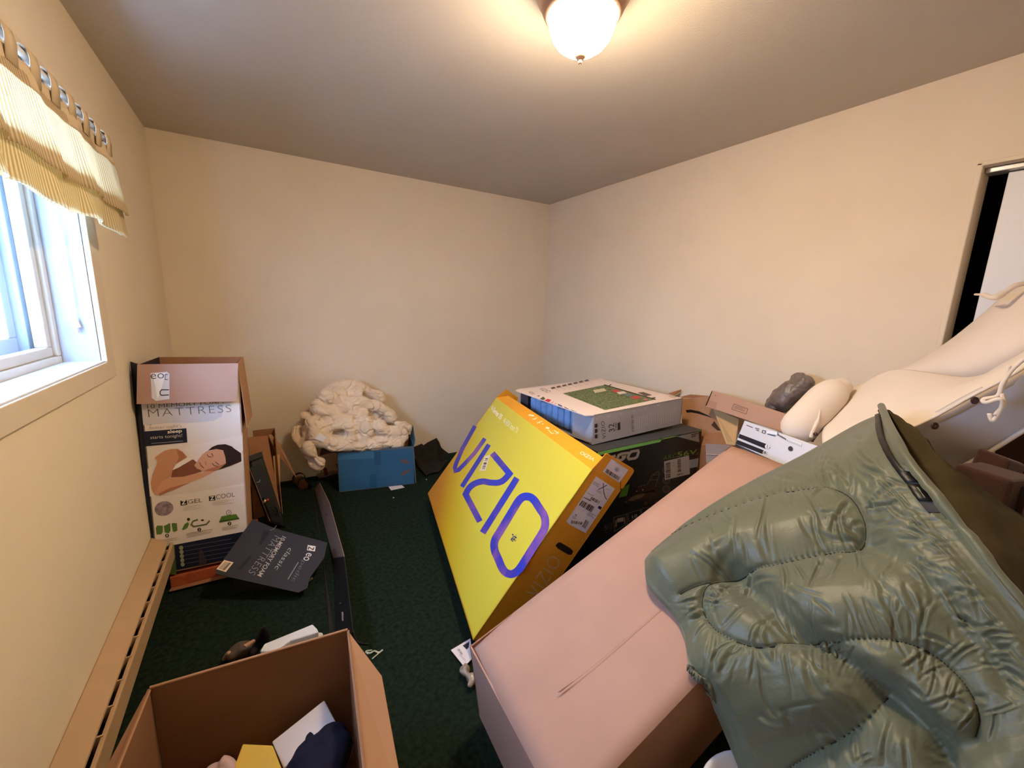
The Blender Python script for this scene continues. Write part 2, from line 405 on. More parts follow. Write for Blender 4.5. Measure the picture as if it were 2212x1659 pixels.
n.links.new(rp.outputs['Color'], tl.inputs['Color']); n.links.new(b.outputs[0], ms.inputs[1]); n.links.new(tl.outputs[0], ms.inputs[2]); n.links.new(ms.outputs[0], ou.inputs[0])
mc2 = mat('valance_hem', (200, 178, 146), .9, .1, var=.05)
def drape(y0, y1, z0, z1, x0, amp, flare, hem, ph=0, nz_=16, npm=110):
    ny = int((y1-y0)*npm); V, Fc = [], []
    for j in range(nz_+1):
        t = j/nz_
        for i in range(ny+1):
            s = i/ny; y = y0+(y1-y0)*s
            wv_ = math.sin(y*21+ph)+.5*math.sin(y*47+1.3+ph)+.3*math.sin(y*9)
            zz = z1+(z0-z1)*t+hem*t*(math.sin(y*10.5+ph)*.6+math.sin(y*23+ph*2)*.3)
            V.append((x0+flare*t+amp*(.25+.75*t)*wv_*.5, y+.012*t*math.sin(y*30), zz))
    for j in range(nz_):
        for i in range(ny):
            a = j*(ny+1)+i; Fc.append((a, a+1, a+ny+2, a+ny+1))
    return V, Fc
VT = 1.955
for nm, a in (('upper_tier', (-2.95, -1.335, 1.735, VT-.01, .092, .022, .022, .016, 0)), ('lower_tier', (-2.95, -1.325, 1.655, 1.775, .096, .024, .008, .02, 0)), ('lower_dimming_layer', (-2.95, -1.328, 1.66, 1.775, .088, .02, .006, .018, .3))):  # last entry: extra hidden layer added to dim light through the lower tier
    o = mk(nm, *drape(*a), mc, va, True); s = o.modifiers.new('th', 'SOLIDIFY'); s.thickness = .0015
hd = mk('heading_band', *drape(-2.95, -1.335, VT-.055, VT, .0905, .012, .004, 0, 0, 4), mc2, va, True); s = hd.modifiers.new('th', 'SOLIDIFY'); s.thickness = .003
k = 0
y = -1.355
while y > -2.95:
    w_ = .055
    pts = [(RX+.012, VT-.03), (RX+.016, RZ-.01), (RX+.012, RZ+.014), (RX, RZ+.02), (RX-.012, RZ+.014), (RX-.014, RZ-.01), (RX-.004, VT-.03)]
    V, Fc = [], []
    for (x_, z_) in pts: V += [(x_, y-w_, z_), (x_, y, z_)]
    for i in range(len(pts)-1): Fc.append((2*i, 2*i+1, 2*i+3, 2*i+2))
    o = mk('tab', V, Fc, mc2, va, True); s = o.modifiers.new('th', 'SOLIDIFY'); s.thickness = .002
    y -= .118
bc = thing('blind_cord', 'white blind cord with small tassel hanging in the window', 'cord', (-.05, -1.46, 1.3))
M_cord = mat('cord_white', (240, 240, 238), .6, .3)
ca, cb = [-.045, -1.452, 1.80], [-.045, -1.452, 1.345]
for dx in (-.004, .004):
    mk('cord', *tubem(smoothline([(ca[0]-.01+dx, ca[1]-.01, 1.99), (ca[0]+dx*2, ca[1], 1.7), (ca[0]-dx, ca[1]+.002, 1.5), (cb[0]+dx*.3, cb[1], 1.345)], 6), .0017, 6), M_cord, bc, True)
mk('tassel', *lathem([(.001, .0), (.004, 0), (.006, -.012), (.011, -.032), (.012, -.036), (.004, -.038), (.004, -.055), (.001, -.056)], (cb[0], cb[1], cb[2]), 14), M_cord, bc, True)

# ------------------------------------------------------------------ baseboard heater
he = thing('baseboard_heater', 'cream painted metal baseboard heater along the window wall', 'heater', (0, -2.3, 0))
M_he = mat('heater_enamel', (184, 152, 116), .5, .35, var=.05, vs_=6, bump=.03)
HY0, HY1 = -3.95, -1.13
def extr(prof, y0, y1):
    k = len(prof); v = [(x_, y0, z_) for x_, z_ in prof]+[(x_, y1, z_) for x_, z_ in prof]
    return v, [tuple(range(k)), tuple(range(2*k-1, k-1, -1))]+[(i, i+k, (i+1) % k+k, (i+1) % k) for i in range(k)]
mk('back_plate', *extr([(0, .10), (.006, .10), (.006, .275), (0, .275)], HY0, HY1), M_he, he)
bev(mk('top_cover', *extr([(0, .285), (.004, .288), (.062, .258), (.062, .248), (.058, .248), (.058, .255), (.003, .28)], HY0, HY1), M_he, he), .0015)
bev(mk('front_panel', *extr([(.070, .246), (.080, .248), (.082, .243), (.080, .165), (.074, .165), (.074, .238), (.070, .238)], HY0, HY1), M_he, he), .0015)
bev(mk('end_cap', *extr([(0, .287), (.062, .256), (.082, .246), (.08, .13), (0, .10)], HY1-.002, HY1+.012), M_he, he), .002)
mk('core', *aabox(.01, .068, HY0, HY1-.01, .13, .2), mat('heater_dark', (30, 16, 14), .8, .2), he)
y = HY1-.09
proto = None
while y > -3.9:
    if proto is None:
        proto = mk('slot_divider', *aabox(.05, .076, y, y+.005, .2, .250), M_he, he); py = y
    else:
        c_ = proto.copy(); C.objects.link(c_); c_.parent = he; c_.location = (0, y-py, 0); ORG[c_] = ORG[proto]
    y -= .098

# ------------------------------------------------------------------ mattress box
MB = Frame((.006, -1.145, .098), (-1.5, 1.7, -1.8), (.378, .39, 1.024))
mb = thing('mattress_box', 'tall white mattress carton with sleeping woman picture standing in the corner', 'box', (.2, -.9, .098))
M_wb = mat('white_print_board', (222, 212, 202), .6, .25, var=.02)
M_navy = mat('navy_print', (22, 28, 46), .5, .3)
TK = .005
mfront = board('front_panel', [MB(0, 0, 0), MB(1, 0, 0), MB(1, 0, 1), MB(0, 0, 1)], TK, M_wb, mb)
board('back_panel', [MB(0, 1, 0), MB(1, 1, 0), MB(1, 1, 1), MB(0, 1, 1)], TK, M_kraft, mb, up=MB(.5, 2, .5))
board('back_panel', [MB(.0, .985, .02), MB(1, .985, .02), MB(1, .985, 1), MB(0, .985, 1)], .002, M_kraftd, mb)
board('side_panel', [MB(1, 0, 0), MB(1, 1, 0), MB(1, 1, 1), MB(1, 0, 1)], TK, M_kraft, mb, up=MB(3, .5, .5))
board('side_panel', [MB(0, 0, 0), MB(0, 1, 0), MB(0, 1, 1), MB(0, 0, 1)], TK, M_navy, mb, up=MB(-3, .5, .5))
board('bottom_panel', [MB(0, 0, 0), MB(1, 0, 0), MB(1, 1, 0), MB(0, 1, 0)], TK, M_kraft, mb)
FN = MB.v(0, -1, 0)
def mbp(u, v, lift): return atp(u, v, MB(0, 0, 0)+FN*lift, FN)
# front flap folded down over the face
fp = [MB(0, 0, 1)+FN*.004+MB.v(0, 0, .003), MB(1, 0, 1)+FN*.004+MB.v(0, 0, .003), mbp(511, 867, .03), mbp(295, 873, .03)]
ff = board('flap', fp, .004, M_pink, mb); ff['label'] = 'pale inside of the folded front flap'
board('flap', [MB(1, 0, 1), MB(1, 1, 1), MB(1, .97, .66)+MB.v(.03, 0, 0), MB(1, .05, .68)+MB.v(.022, 0, 0)], .004, M_kraft, mb, up=MB(3, .5, .5))
tl_, bl2 = MB(0, 0, 1), MB(0, 0, 0)
board('side_flap', [tl_+MB.v(0, .002, .004), np.array([.003, tl_[1]+.05, tl_[2]+.01]), np.array([.003, bl2[1]+.02, .55]), np.array([.003, bl2[1]+.012, bl2[2]]), bl2+MB.v(0, .002, 0)], .003, M_navy, mb)
fN = np.cross(fp[1]-fp[0], fp[3]-fp[0])
pf = Print(fp[0], fN)
pf.poly([(325, 806), (361, 803), (366, 808), (366, 862), (337, 866), (328, 860)], (205, 206, 208), 0)
pf.poly([(330, 806), (358, 806), (346, 850), (340, 862)], (232, 232, 234), 1)
pf.text('eo', (326, 819), (355, 817), (325, 808), (40, 40, 46), 2, -.01)
pf.stroke([(363, 809), (357, 809), (357, 820), (363, 820)], 1.6, (90, 90, 94), 2)
pf.stroke([(365, 842), (349, 842), (346, 846), (346, 851), (349, 854), (365, 853)], 2.2, (40, 40, 46), 2)
pf.build('logo_print', ff, 'grey logo patch on flap')
# printed front
pr = Print(MB(0, 0, 0), FN); pr.clip = MB
cA, sA = (280, 870), 260/1797
q = lambda pts: px(cA, sA, pts)
lower = [(323, 1187), (533, 1147)]
bl_, br_ = proj(MB(0, 0, 0)), proj(MB(1, 0, 0))
pr.poly([lower[0], lower[1], br_, bl_], (24, 30, 50), 0)
pr.poly([lower[0], (377, 1176.5), (382, 1241), bl_+np.array([1, -1])], (82, 104, 48), 1)
pr.poly([(356, 1197), (370, 1194), (374, 1200), (375, 1212), (371, 1216), (357, 1220)], (112, 130, 84), 2)
pr.poly([(357, 1200), (368, 1198), (369, 1211), (358, 1214)], (82, 104, 48), 3)
for k, (yy, ll) in enumerate(((1183, 500), (1192, 515), (1201, 508), (1210, 520), (1219, 500))):
    pr.disc((391.5+k*.8, yy), 4.6, (150, 156, 120), 2, 12)
    pr.stroke([(398+k*.8, yy-2), (ll, yy-2-(ll-398)*.17)], 1.1, (86, 92, 110), 2)
pr.poly([(430, 1190), (436, 1187), (446, 1210), (447, 1219), (430, 1222)], (66, 54, 56), 2)
# upper gradient card under the flap
pr.poly(q([(150, 0), (1400, 20), (1380, 200), (1250, 270), (900, 300), (600, 300), (140, 340)]), (198, 196, 198), 0)
pr.text('MATTRESS', *q([(285, 215), (1520, 135), (270, 100)]), (86, 76, 70), 2, -.022, 1.15)
pr.text('10 MEMORY FOAM', *q([(265, 85), (1400, 10), (262, 30)]), (70, 64, 62), 1, -.005)
pr.text('a', *q([(300, 340), (330, 338), (299, 322)]), (120, 110, 104), 2, -.01)
pr.text("better night's", *q([(302, 410), (775, 378), (300, 350)]), (110, 100, 94), 2, -.016)
pr.poly(q([(165, 432), (848, 380), (863, 592), (187, 655)]), (24, 30, 48), 1)
pr.text('sleep', *q([(568, 474), (783, 454), (566, 408)]), (236, 224, 206), 3, .02)
pr.text('starts tonight!', *q([(312, 556), (785, 522), (310, 494)]), (226, 214, 198), 3, -.01)
pr.stroke(q([(325, 608), (800, 568)]), 1.3, (140, 140, 150), 3)
skin, skin2, skin3 = (196, 142, 108), (172, 112, 80), (128, 78, 60)
pr.poly(q([(190, 1000), (900, 640), (1690, 480), (1710, 1240), (1300, 1290), (700, 1350), (235, 1410)]), (228, 218, 208), 0)
pr.poly(q([(450, 1385), (900, 1190), (1330, 1000), (1690, 890), (1712, 1200), (1300, 1280), (760, 1352)]), (214, 202, 190), 1)
pr.poly(q([(640, 1010), (870, 830), (960, 850), (1010, 900), (970, 950), (1090, 1025), (800, 1105), (620, 1115)]), skin3, 2)
pr.poly(q([(375, 820), (440, 770), (520, 715), (620, 690), (720, 685), (790, 730), (860, 810), (690, 910), (640, 1010), (620, 1100), (510, 1150), (450, 1380), (380, 1370), (330, 1290), (320, 1200), (340, 1080), (390, 960), (420, 870)]), skin, 3)
pr.poly(q([(700, 700), (790, 730), (860, 810), (690, 910), (660, 960), (740, 820)]), skin2, 4)
pr.poly(q([(500, 1150), (620, 1112), (800, 1102), (1000, 1052), (1180, 1022), (1320, 995), (1200, 1060), (1100, 1110), (900, 1190), (700, 1280), (450, 1385), (360, 1350), (430, 1250)]), (206, 154, 120), 4)
pr.poly(q([(450, 1385), (700, 1280), (900, 1190), (820, 1210), (600, 1270), (440, 1350)]), skin2, 5)
pr.poly(q([(640, 1005), (690, 920), (870, 815), (945, 840), (740, 960)]), (236, 228, 218), 5)
pr.poly(q([(1180, 715), (1290, 690), (1390, 700), (1420, 780), (1440, 900), (1340, 990), (1250, 1015), (1100, 1018), (1000, 980), (965, 930), (1000, 890), (1040, 830), (1090, 770), (1150, 725)]), (206, 156, 128), 5)
pr.poly(q([(1440, 900), (1340, 990), (1250, 1015), (1100, 1018), (1180, 985), (1300, 950)]), skin2, 6)
pr.poly(q([(1170, 712), (1230, 660), (1310, 625), (1430, 615), (1530, 650), (1560, 680), (1665, 750), (1670, 870), (1500, 940), (1330, 998), (1440, 900), (1430, 800), (1400, 705), (1290, 685)]), (42, 30, 30), 6)
pr.stroke(q([(1160, 770), (1180, 800), (1230, 808)]), 1.4, (70, 44, 38), 7)
pr.stroke(q([(1225, 750), (1250, 800)]), 1.6, (90, 60, 50), 7)
pr.stroke(q([(1235, 900), (1265, 935), (1320, 945)]), 1.4, (70, 44, 38), 7)
pr.stroke(q([(1280, 880), (1340, 925)]), 1.6, (90, 60, 50), 7)
pr.stroke(q([(1045, 885), (1065, 930), (1110, 972)]), 1.8, (150, 84, 76), 7)
pr.stroke(q([(1130, 870), (1145, 905), (1135, 930)]), 1.3, (168, 112, 90), 7)
pr.text('Z', *q([(775, 1520), (845, 1510), (772, 1462)]), (236, 230, 222), 3, .02)
pr.poly(q([(758, 1462), (852, 1450), (860, 1520), (765, 1535)]), (26, 26, 32), 2)
pr.text('GEL', *q([(872, 1508), (1085, 1480), (868, 1448)]), (70, 66, 66), 3, -.012)
pr.poly(q([(1185, 1395), (1275, 1383), (1282, 1455), (1190, 1467)]), (26, 26, 32), 2)
pr.text('Z', *q([(1202, 1455), (1265, 1446), (1199, 1400)]), (236, 230, 222), 3, .02)
pr.text('COOL', *q([(1295, 1440), (1570, 1398), (1290, 1372)]), (70, 66, 66), 3, -.012)
pr.lines(q([(790, 1560), (1060, 1520), (1065, 1590), (795, 1630)]), 3, (186, 176, 168), 2, .25)
pr.lines(q([(1220, 1480), (1570, 1440), (1575, 1510), (1225, 1550)]), 3, (186, 176, 168), 2, .25)
mf = mat('foam_photo', (136, 122, 132), .6, .3, var=.3, vs_=60)
pr.disc((354.5, 1098), 20.2, mf, 2, 28, .76, -.18)
cB, sB = (300, 1080), 260/2157
q2 = lambda pts: px(cB, sB, pts)
gr, gd = (86, 120, 52), (58, 84, 38)
for pts in ([(305, 500), (330, 455), (430, 460), (430, 570), (400, 615), (320, 615)], [(450, 465), (560, 410), (570, 545), (540, 590), (465, 580)], [(590, 430), (600, 412), (680, 415), (690, 545), (640, 570), (610, 560)], [(775, 520), (820, 430), (880, 390), (900, 430), (870, 500), (800, 535)], [(1440, 390), (1480, 290), (1745, 250), (1800, 335)]):
    pr.poly(q2(pts), gr, 2)
pr.poly(q2([(1440, 375), (1798, 315), (1800, 338), (1442, 405)]), gd, 3)
pr.disc(q2([(890, 345)])[0], 3.4, (40, 60, 44), 2, 12)
pr.stroke(q2([(1060, 350), (970, 380), (940, 440), (990, 475), (1210, 435), (1270, 370)]), 3.4, (104, 108, 74), 2)
pr.disc(q2([(1140, 360)])[0], 3.4, (46, 32, 30), 2, 10, .6)
pr.disc(q2([(1612, 225)])[0], 5.6, (60, 50, 46), 2, 18); pr.disc(q2([(1612, 225)])[0], 4.6, (222, 212, 202), 3, 18)
pr.stroke(q2([(1612, 205), (1612, 228), (1628, 226)]), .9, (60, 50, 46), 4)
for i, (c_, t_) in enumerate((((506, 637), '1'), ((1083, 527), '2'), ((1625, 420), '3'))):
    pr.disc(q2([c_])[0], 4.1, (26, 20, 22), 2, 14); x0, y0 = q2([c_])[0]
    pr.text(t_, (x0-1.4, y0+2.2), (x0+1.4, y0+1.9), (x0-1.4, y0-2.4), (230, 222, 212), 3, .01)
pr.lines(q2([(345, 720), (700, 670), (700, 720), (350, 780)]), 3, (140, 128, 118), 2, .3)
pr.lines(q2([(830, 600), (1330, 520), (1330, 590), (860, 690)]), 4, (140, 128, 118), 2, .3)
pr.lines(q2([(1480, 490), (1780, 440), (1780, 510), (1480, 560)]), 4, (140, 128, 118), 2, .3)
pr.build('front_print', mfront, 'print with sleeping woman, lettering and green icons')
# orange flat box under it
ob = thing('flat_carton', 'flat orange-brown carton under the mattress box', 'box', (.2, -.9, 0))
M_or = mat('orange_brown_board', (170, 84, 48), .7, .25, var=.15, vs_=30)
bev(mk('body', *aabox(.05, .42, -1.15, -.7, .004, .066), M_or, ob), .004)
board('flap', [(.05, -1.19, .02), (.34, -1.20, .022), (.40, -1.155, .012), (.05, -1.155, .012)], .004, M_kraftd, ob, up=(.2, -1.1, 3))

# ------------------------------------------------------------------ black mattress-carton piece on the floor
zp = [az_(*a, .27) for a in ((546, 1121), (583, 1137), (610, 1146))]+[az_(*a, .10) for a in ((707, 1172), (700, 1205), (668, 1250), (664, 1270), (645, 1280), (600, 1270), (468, 1240), (466, 1232))]
P0 = zp[0]; nrm = np.cross(az_(707, 1172, .15)-zp[0], az_(468, 1240, .15)-zp[0]); nrm /= np.linalg.norm(nrm); nrm = nrm if nrm[2] > 0 else -nrm
zp = [atp(*proj(a), P0, nrm) for a in zp]
low = min(p[2] for p in zp); zp = [p-np.array([0, 0, 0]) for p in zp]
bk = thing('black_carton_flap', 'torn black carton flap with mattress lettering lying on the carpet', 'cardboard', (.5, -1.2, 0))
M_bc = mat('black_board', (44, 44, 50), .6, .3, var=.06, vs_=10)
bpan = board('panel', zp, .004, M_bc, bk, up=(.5, -1.2, 3))
cC, sC = (440, 960), 360/1357
q3 = lambda pts: px(cC, sC, pts)
e0, e1 = atp(500, 1225, P0, nrm), atp(660, 1240, P0, nrm)
board('fold', [e0, e1, e1*np.array([1, 1, 0])+np.array([0, .02, .004]), e0*np.array([1, 1, 0])+np.array([0, .02, .004])], .004, M_bc, bk)
zr = Print(P0, nrm)
zr.text('10-MEMORY FOAM', *q3([(640, 745), (435, 1065), (672, 760)]), (188, 178, 168), 1, .005)
zr.grp('caption'); zr.text('MATTRESS', *q3([(580, 740), (362, 1040), (625, 765)]), (150, 146, 146), 1, -.02, 1.1)
zr.grp('caption'); zr.text('classic', *q3([(695, 840), (575, 1010), (725, 860)]), (176, 172, 170), 1, -.008)
zr.grp('logo'); zr.poly(q3([(848, 820), (912, 830), (905, 872), (840, 862)]), (226, 214, 200), 1)
zr.text('Z', *q3([(855, 830), (845, 858), (902, 838)]), (40, 40, 46), 2, .02)
zr.text('eo', *q3([(842, 880), (805, 940), (885, 892)]), (214, 206, 200), 1, .0)
zr.text('pedic', *q3([(795, 940), (705, 1105), (830, 960)]), (112, 112, 116), 1, -.015)
zr.stroke(q3([(770, 960), (685, 1100)]), 1.5, (150, 146, 142), 1)
zr.grp('barcode_label'); zr.poly(q3([(168, 942), (243, 962), (180, 1040), (104, 1016)]), (228, 206, 176), 1)
zr.bars(q3([(175, 955), (228, 968), (172, 1030), (120, 1012)]), 16, (50, 44, 42), 2, 5)
zr.grp('slot'); zr.poly(q3([(485, 700), (545, 708), (470, 818), (452, 812)]), (26, 26, 30), 1); zr.grp('slot'); zr.poly(q3([(375, 905), (392, 912), (308, 1025), (270, 1018)]), (26, 26, 30), 1)
zr.grp('crease'); zr.stroke(q3([(595, 660), (570, 690), (540, 700)]), 1, (120, 118, 120), 1)
zr.build('lettering_print', bpan)

# ------------------------------------------------------------------ long folded strip on the carpet
st = thing('carton_strip', 'long folded carton strip, grey-brown far half and black near half', 'cardboard', (.78, -1.1, 0))
M_strip = mat('strip_greybrown', (132, 112, 96), .75, .2, var=.06); M_sb = mat('strip_black', (22, 22, 24), .55, .35, var=.1)
A = [az_(679, 1056, 0), az_(720, 1206, 0), az_(724, 1366, 0)]; B = [az_(690, 1043, .10), az_(711, 1086, .13), az_(743, 1202, .14), az_(762, 1366, .14)]
fa = board('brown_panel', [A[0], A[1], B[2], B[1], B[0]], .004, M_strip, st); fa['label'] = 'grey-brown inner face of the strip'
board('black_panel', [A[1], A[2], B[3], B[2]], .004, M_sb, st)
fl_ = [A[0]-np.array([.012, 0, 0]), A[1]-np.array([.012, 0, 0]), A[1]-np.array([.06, 0, -.004]), A[0]-np.array([.03, 0, -.004])]
board('floor_flap', [A[0]-np.array([.004, 0, -.003]), A[2]-np.array([.004, 0, -.003]), A[2]-np.array([.022, .0, -.004]), az_(697, 1200, .006), A[0]-np.array([.02, 0, -.004])], .003, M_sb, st, up=(.5, -1, 3))
sp = Print(A[2], np.cross(B[3]-A[2], A[1]-A[2]))
sp.poly([(738, 1322), (742, 1322), (742, 1341), (739, 1341)], (176, 160, 136), 0); sp.grp('tape'); sp.poly([(733, 1303), (737, 1301), (736, 1304)], (190, 190, 190), 0)
sp.build('tape_print', st)
sp = Print((0, 0, .0105), (0, 0, 1))
sp.poly(q3([(975, 797), (1000, 830), (985, 852), (945, 824)]), (206, 196, 186), 0); sp.poly(q3([(972, 806), (988, 830), (980, 840), (955, 822)]), (34, 34, 38), 1)
sp.build('logo_print', st)
# cut hole marks on the brown face
hp = Print(A[0], np.cross(B[2]-A[0], A[1]-A[0]))
for c_ in ((706, 1112), (722, 1187)): hp.grp('hole'); hp.disc(c_, 2.2, (30, 24, 22), 0, 8, .6)
hp.build('hole_print', fa)

# ------------------------------------------------------------------ black electronics leaning by the mattress box
av = thing('sound_bar', 'black sound bar with red and white cable plugs leaning by the mattress box', 'electronics', (.55, -.8, 0))
D0 = [ay_(536, 988, -.66), ay_(566, 977, -.64), ay_(619, 1140, -.77), ay_(588, 1130, -.79)]
v, f = slabm(D0, .08); hous = bev(mk('housing', v, f, M_black, av), .008, 3)
dn = np.cross(D0[1]-D0[0], D0[3]-D0[0]); dp = Print(D0[0], dn)
dp.poly([(541, 1010), (565, 1000), (587, 1066), (565, 1078)], (18, 18, 30), 0)
dp.stroke([(554, 1042), (560, 1041), (562, 1036)], 1.2, (150, 150, 160), 1)
dp.poly([(572, 1086), (592, 1078), (608, 1128), (592, 1128)], (8, 8, 9), 0)
dp.stroke([(536, 1004), (583, 1126)], 1.6, (120, 92, 66), 1)
dp.build('back_print', hous)
bev(mk('foot_cap', *slabm([ay_(536, 986, -.68), ay_(566, 975, -.66), ay_(569, 986, -.67), ay_(539, 998, -.69)], .012), M_black, av), .003)
for c_, col in (((570, 1085), (226, 214, 200)), ((576, 1083), (196, 60, 44))):
    a = ay_(*c_, -.75); mk('plug', *tubem([a, a+np.array([.006, -.012, .012]), a+np.array([.008, -.02, .02])], [.007, .007, .005], 10), pm(col), av, True)
mk('cable', *tubem(smoothline([ay_(574, 1086, -.77), ay_(580, 1095, -.80), ay_(592, 1094, -.79), ay_(600, 1104, -.77), ay_(596, 1118, -.78)], 5), .003, 6), M_black, av, True)
mk('cable', *tubem(smoothline([ay_(572, 1090, -.77), ay_(585, 1105, -.80), ay_(602, 1112, -.77), ay_(606, 1126, -.78)], 5), .003, 6), M_black, av, True)

# ------------------------------------------------------------------ small open carton behind it
sc_ = thing('open_carton', 'small open brown carton behind the sound bar', 'box', (.5, -.45, 0))
board('front_panel', [ay_(536, 945, -.55), ay_(578, 941, -.52), ay_(605, 1080, -.60)*np.array([1, 1, 0])+np.array([0, 0, .03]), ay_(545, 1090, -.62)*np.array([1, 1, 0])+np.array([0, 0, .03])], .004, M_kraftd, sc_)
board('inner_panel', [ay_(590, 986, -.50), ay_(604, 981, -.48), ay_(606, 1075, -.50), ay_(598, 1070, -.52)], .004, mat('kraft_light', (200, 152, 104), .8, .2, var=.05), sc_)
board('flap', [ay_(580, 940, -.5), ay_(586, 938, -.48), ay_(606, 960, -.42), ay_(642, 1034, -.36), ay_(618, 1002, -.4), ay_(599, 985, -.44)], .004, M_kraft, sc_)
board('side_panel', [(.56, -.58, .005), (.56, -.2, .005), (.56, -.2, .5), (.555, -.5, .52)], .004, M_kraftd, sc_, up=(2, -.4, .3))
board('back_panel', [(.42, -.19, .005), (.56, -.19, .005), (.56, -.19, .5), (.42, -.19, .5)], .004, M_kraftd, sc_)

# ------------------------------------------------------------------ blue carton with cream comforter
BC = Frame((.942, -.405, .002), (-11.7, 0, 0), (.562, .30, .318))
bx = thing('blue_carton', 'open blue carton with tape and brown scuffs by the back wall', 'box', (1.25, -.3, 0))
mbl = mat('blue_board', (50, 96, 126), .6, .3, var=.06, vs_=6); mbd = mat('blue_board_inside', (120, 84, 60), .85, .2)
bfr = board('front_panel', [BC(0, 0, 0), BC(1, 0, 0), BC(1, 0, 1), BC(0, 0, 1)], .005, mbl, bx)
board('back_panel', [BC(0, 1, 0), BC(1, 1, 0), BC(1, 1, 1), BC(0, 1, 1)], .005, mbd, bx)
board('side_panel', [BC(1, 0, 0), BC(1, 1, 0), BC(1, 1, 1), BC(1, 0, 1)], .005, mbl, bx, up=BC(4, .5, .5))
board('side_panel', [BC(0, 0, 0), BC(0, 1, 0), BC(0, 1, 1), BC(0, 0, 1)], .005, mbd, bx, up=BC(-4, .5, .5))
board('bottom_panel', [BC(0, 0, .01), BC(1, 0, .01), BC(1, 1, .01), BC(0, 1, .01)], .004, mbd, bx)
board('flap', [BC(1, .05, 1), BC(1, .95, 1), BC(1.0, .9, 1.28)+BC.v(.02, 0, 0), BC(1, .1, 1.12)+BC.v(.01, 0, 0)], .004, mbl, bx)
board('flap', [BC(0, .05, .99), BC(0, .95, .99), BC(-.22, .9, .93), BC(-.22, .1, .93)], .004, mbd, bx, up=BC(-.2, .5, 5))
bp = Print(BC(0, 0, 0), BC.v(0, -1, 0))
cD, sD = (500, 800), 500/2074
q4 = lambda pts: px(cD, sD, pts)
bp.grp('wide_tape'); bp.poly(q4([(955, 745), (1275, 725), (1275, 790), (955, 800)]), (64, 112, 138), 0)
bp.grp('tape'); bp.poly(q4([(1280, 730), (1335, 725), (1338, 845), (1283, 850)]), (40, 82, 112), 1); bp.grp('tape'); bp.poly(q4([(1240, 935), (1298, 930), (1303, 1050), (1240, 1055)]), (40, 82, 112), 1)
for pts in ([(1515, 800), (1560, 795), (1600, 830), (1570, 838), (1525, 825)], [(1518, 945), (1530, 915), (1570, 890), (1608, 885), (1600, 905), (1560, 925), (1545, 945)]): bp.grp('scuff'); bp.poly(q4(pts), (112, 84, 84), 1)
bp.grp('worn_edge'); bp.stroke(q4([(957, 738), (1630, 690)]), 2.5, (104, 96, 92), 1); bp.stroke(q4([(1630, 690), (1652, 1010)]), 1.8, (104, 110, 110), 1)
bp.build('tape_print', bfr)
cf = thing('comforter', 'cream comforter bundled on top of the blue carton', 'comforter', (1.1, -.3, .3))
M_com = mat('comforter_cotton', (222, 200, 170), .9, .15, var=.04, vs_=8, sheen=.3, bump=.15, bs=90)
def fold(pts, r, y): # points in the photo frame at depth y (list or value), radius in metres
    ys = y if hasattr(y, '__len__') else [y]*len(pts)
    return sausage(smoothline([ay_(a, b, c) for (a, b), c in zip(pts, ys)], 4), r, 12)
FO = [
    (q4([(900, 200), (1000, 155), (1150, 150), (1270, 210), (1330, 265)]), .048, -.16),
    (q4([(930, 260), (960, 200), (1050, 230), (1160, 190)]), .035, -.22),
    (q4([(1010, 280), (1200, 290), (1370, 360), (1440, 440)]), .058, -.27),
    (q4([(860, 260), (1000, 345), (1170, 400)]), .058, -.30),
    (q4([(770, 340), (900, 410), (1020, 470)]), .062, -.33),
    (q4([(660, 415), (760, 430)]), .04, -.30),
    (q4([(720, 480), (820, 520), (940, 480), (1040, 470)]), .06, -.38),
    (q4([(600, 520), (580, 600), (640, 660), (690, 600), (680, 520)]), .045, [-.24, -.28, -.32, -.34, -.32]),
    (q4([(760, 560), (820, 620), (960, 660), (1080, 620)]), .06, -.42),
    (q4([(1060, 500), (1070, 580), (1080, 640)]), .055, -.41),
    (q4([(1180, 480), (1200, 560), (1180, 650)]), .075, -.40),
    (q4([(1320, 500), (1400, 560), (1480, 600)]), .07, -.40),
    (q4([(1250, 660), (1380, 650), (1500, 660)]), .055, -.44),
    (q4([(1480, 470), (1570, 480), (1585, 510)]), .03, -.36),
    (q4([(1500, 520), (1530, 600), (1500, 660)]), .05, -.40),
    (q4([(900, 690), (1000, 690), (1150, 690)]), .045, -.44),
    (q4([(600, 640), (660, 720), (700, 790), (780, 845)]), .04, [-.30, -.36, -.40, -.42]),
    (q4([(690, 690), (730, 760), (800, 820)]), .035, -.45),
    (q4([(900, 560), (1100, 580), (1300, 580), (1430, 600)]), .11, -.22), (q4([(900, 430), (1100, 440), (1280, 470)]), .09, -.18), (q4([(720, 560), (800, 600)]), .07, -.26), (q4([(850, 560), (1000, 600)]), .1, -.28), (q4([(1100, 330), (1250, 420)]), .09, -.2),
]
def cdisp(p):
    wq_ = p+np.array([nv(p, 6), nv(p+5, 6), nv(p+9, 6)])*.05; r1 = 1-abs(nv(wq_, 11)); r2 = 1-abs(nv(wq_*np.array([.6, 1, 1.5])+3, 19))
    q_ = np.array([p[0]*.75+p[2]*.35, p[1], p[2]*1.7-p[0]*.3]); return .055*bil(q_, 3.4)+.016*bil(q_, 8.5)-.02-.011*max(0, r1-.88)/.12-.006*max(0, r2-.9)/.1
blob('quilt', [fold(*a) for a in FO], M_com, cf, .005, 4, cdisp)
lp = [ay_(*a, -.50) for a in q4([(790, 565), (855, 598), (825, 645), (745, 612)])]
board('care_label', lp, .002, mat('label_white', (232, 228, 220), .7, .2), cf)

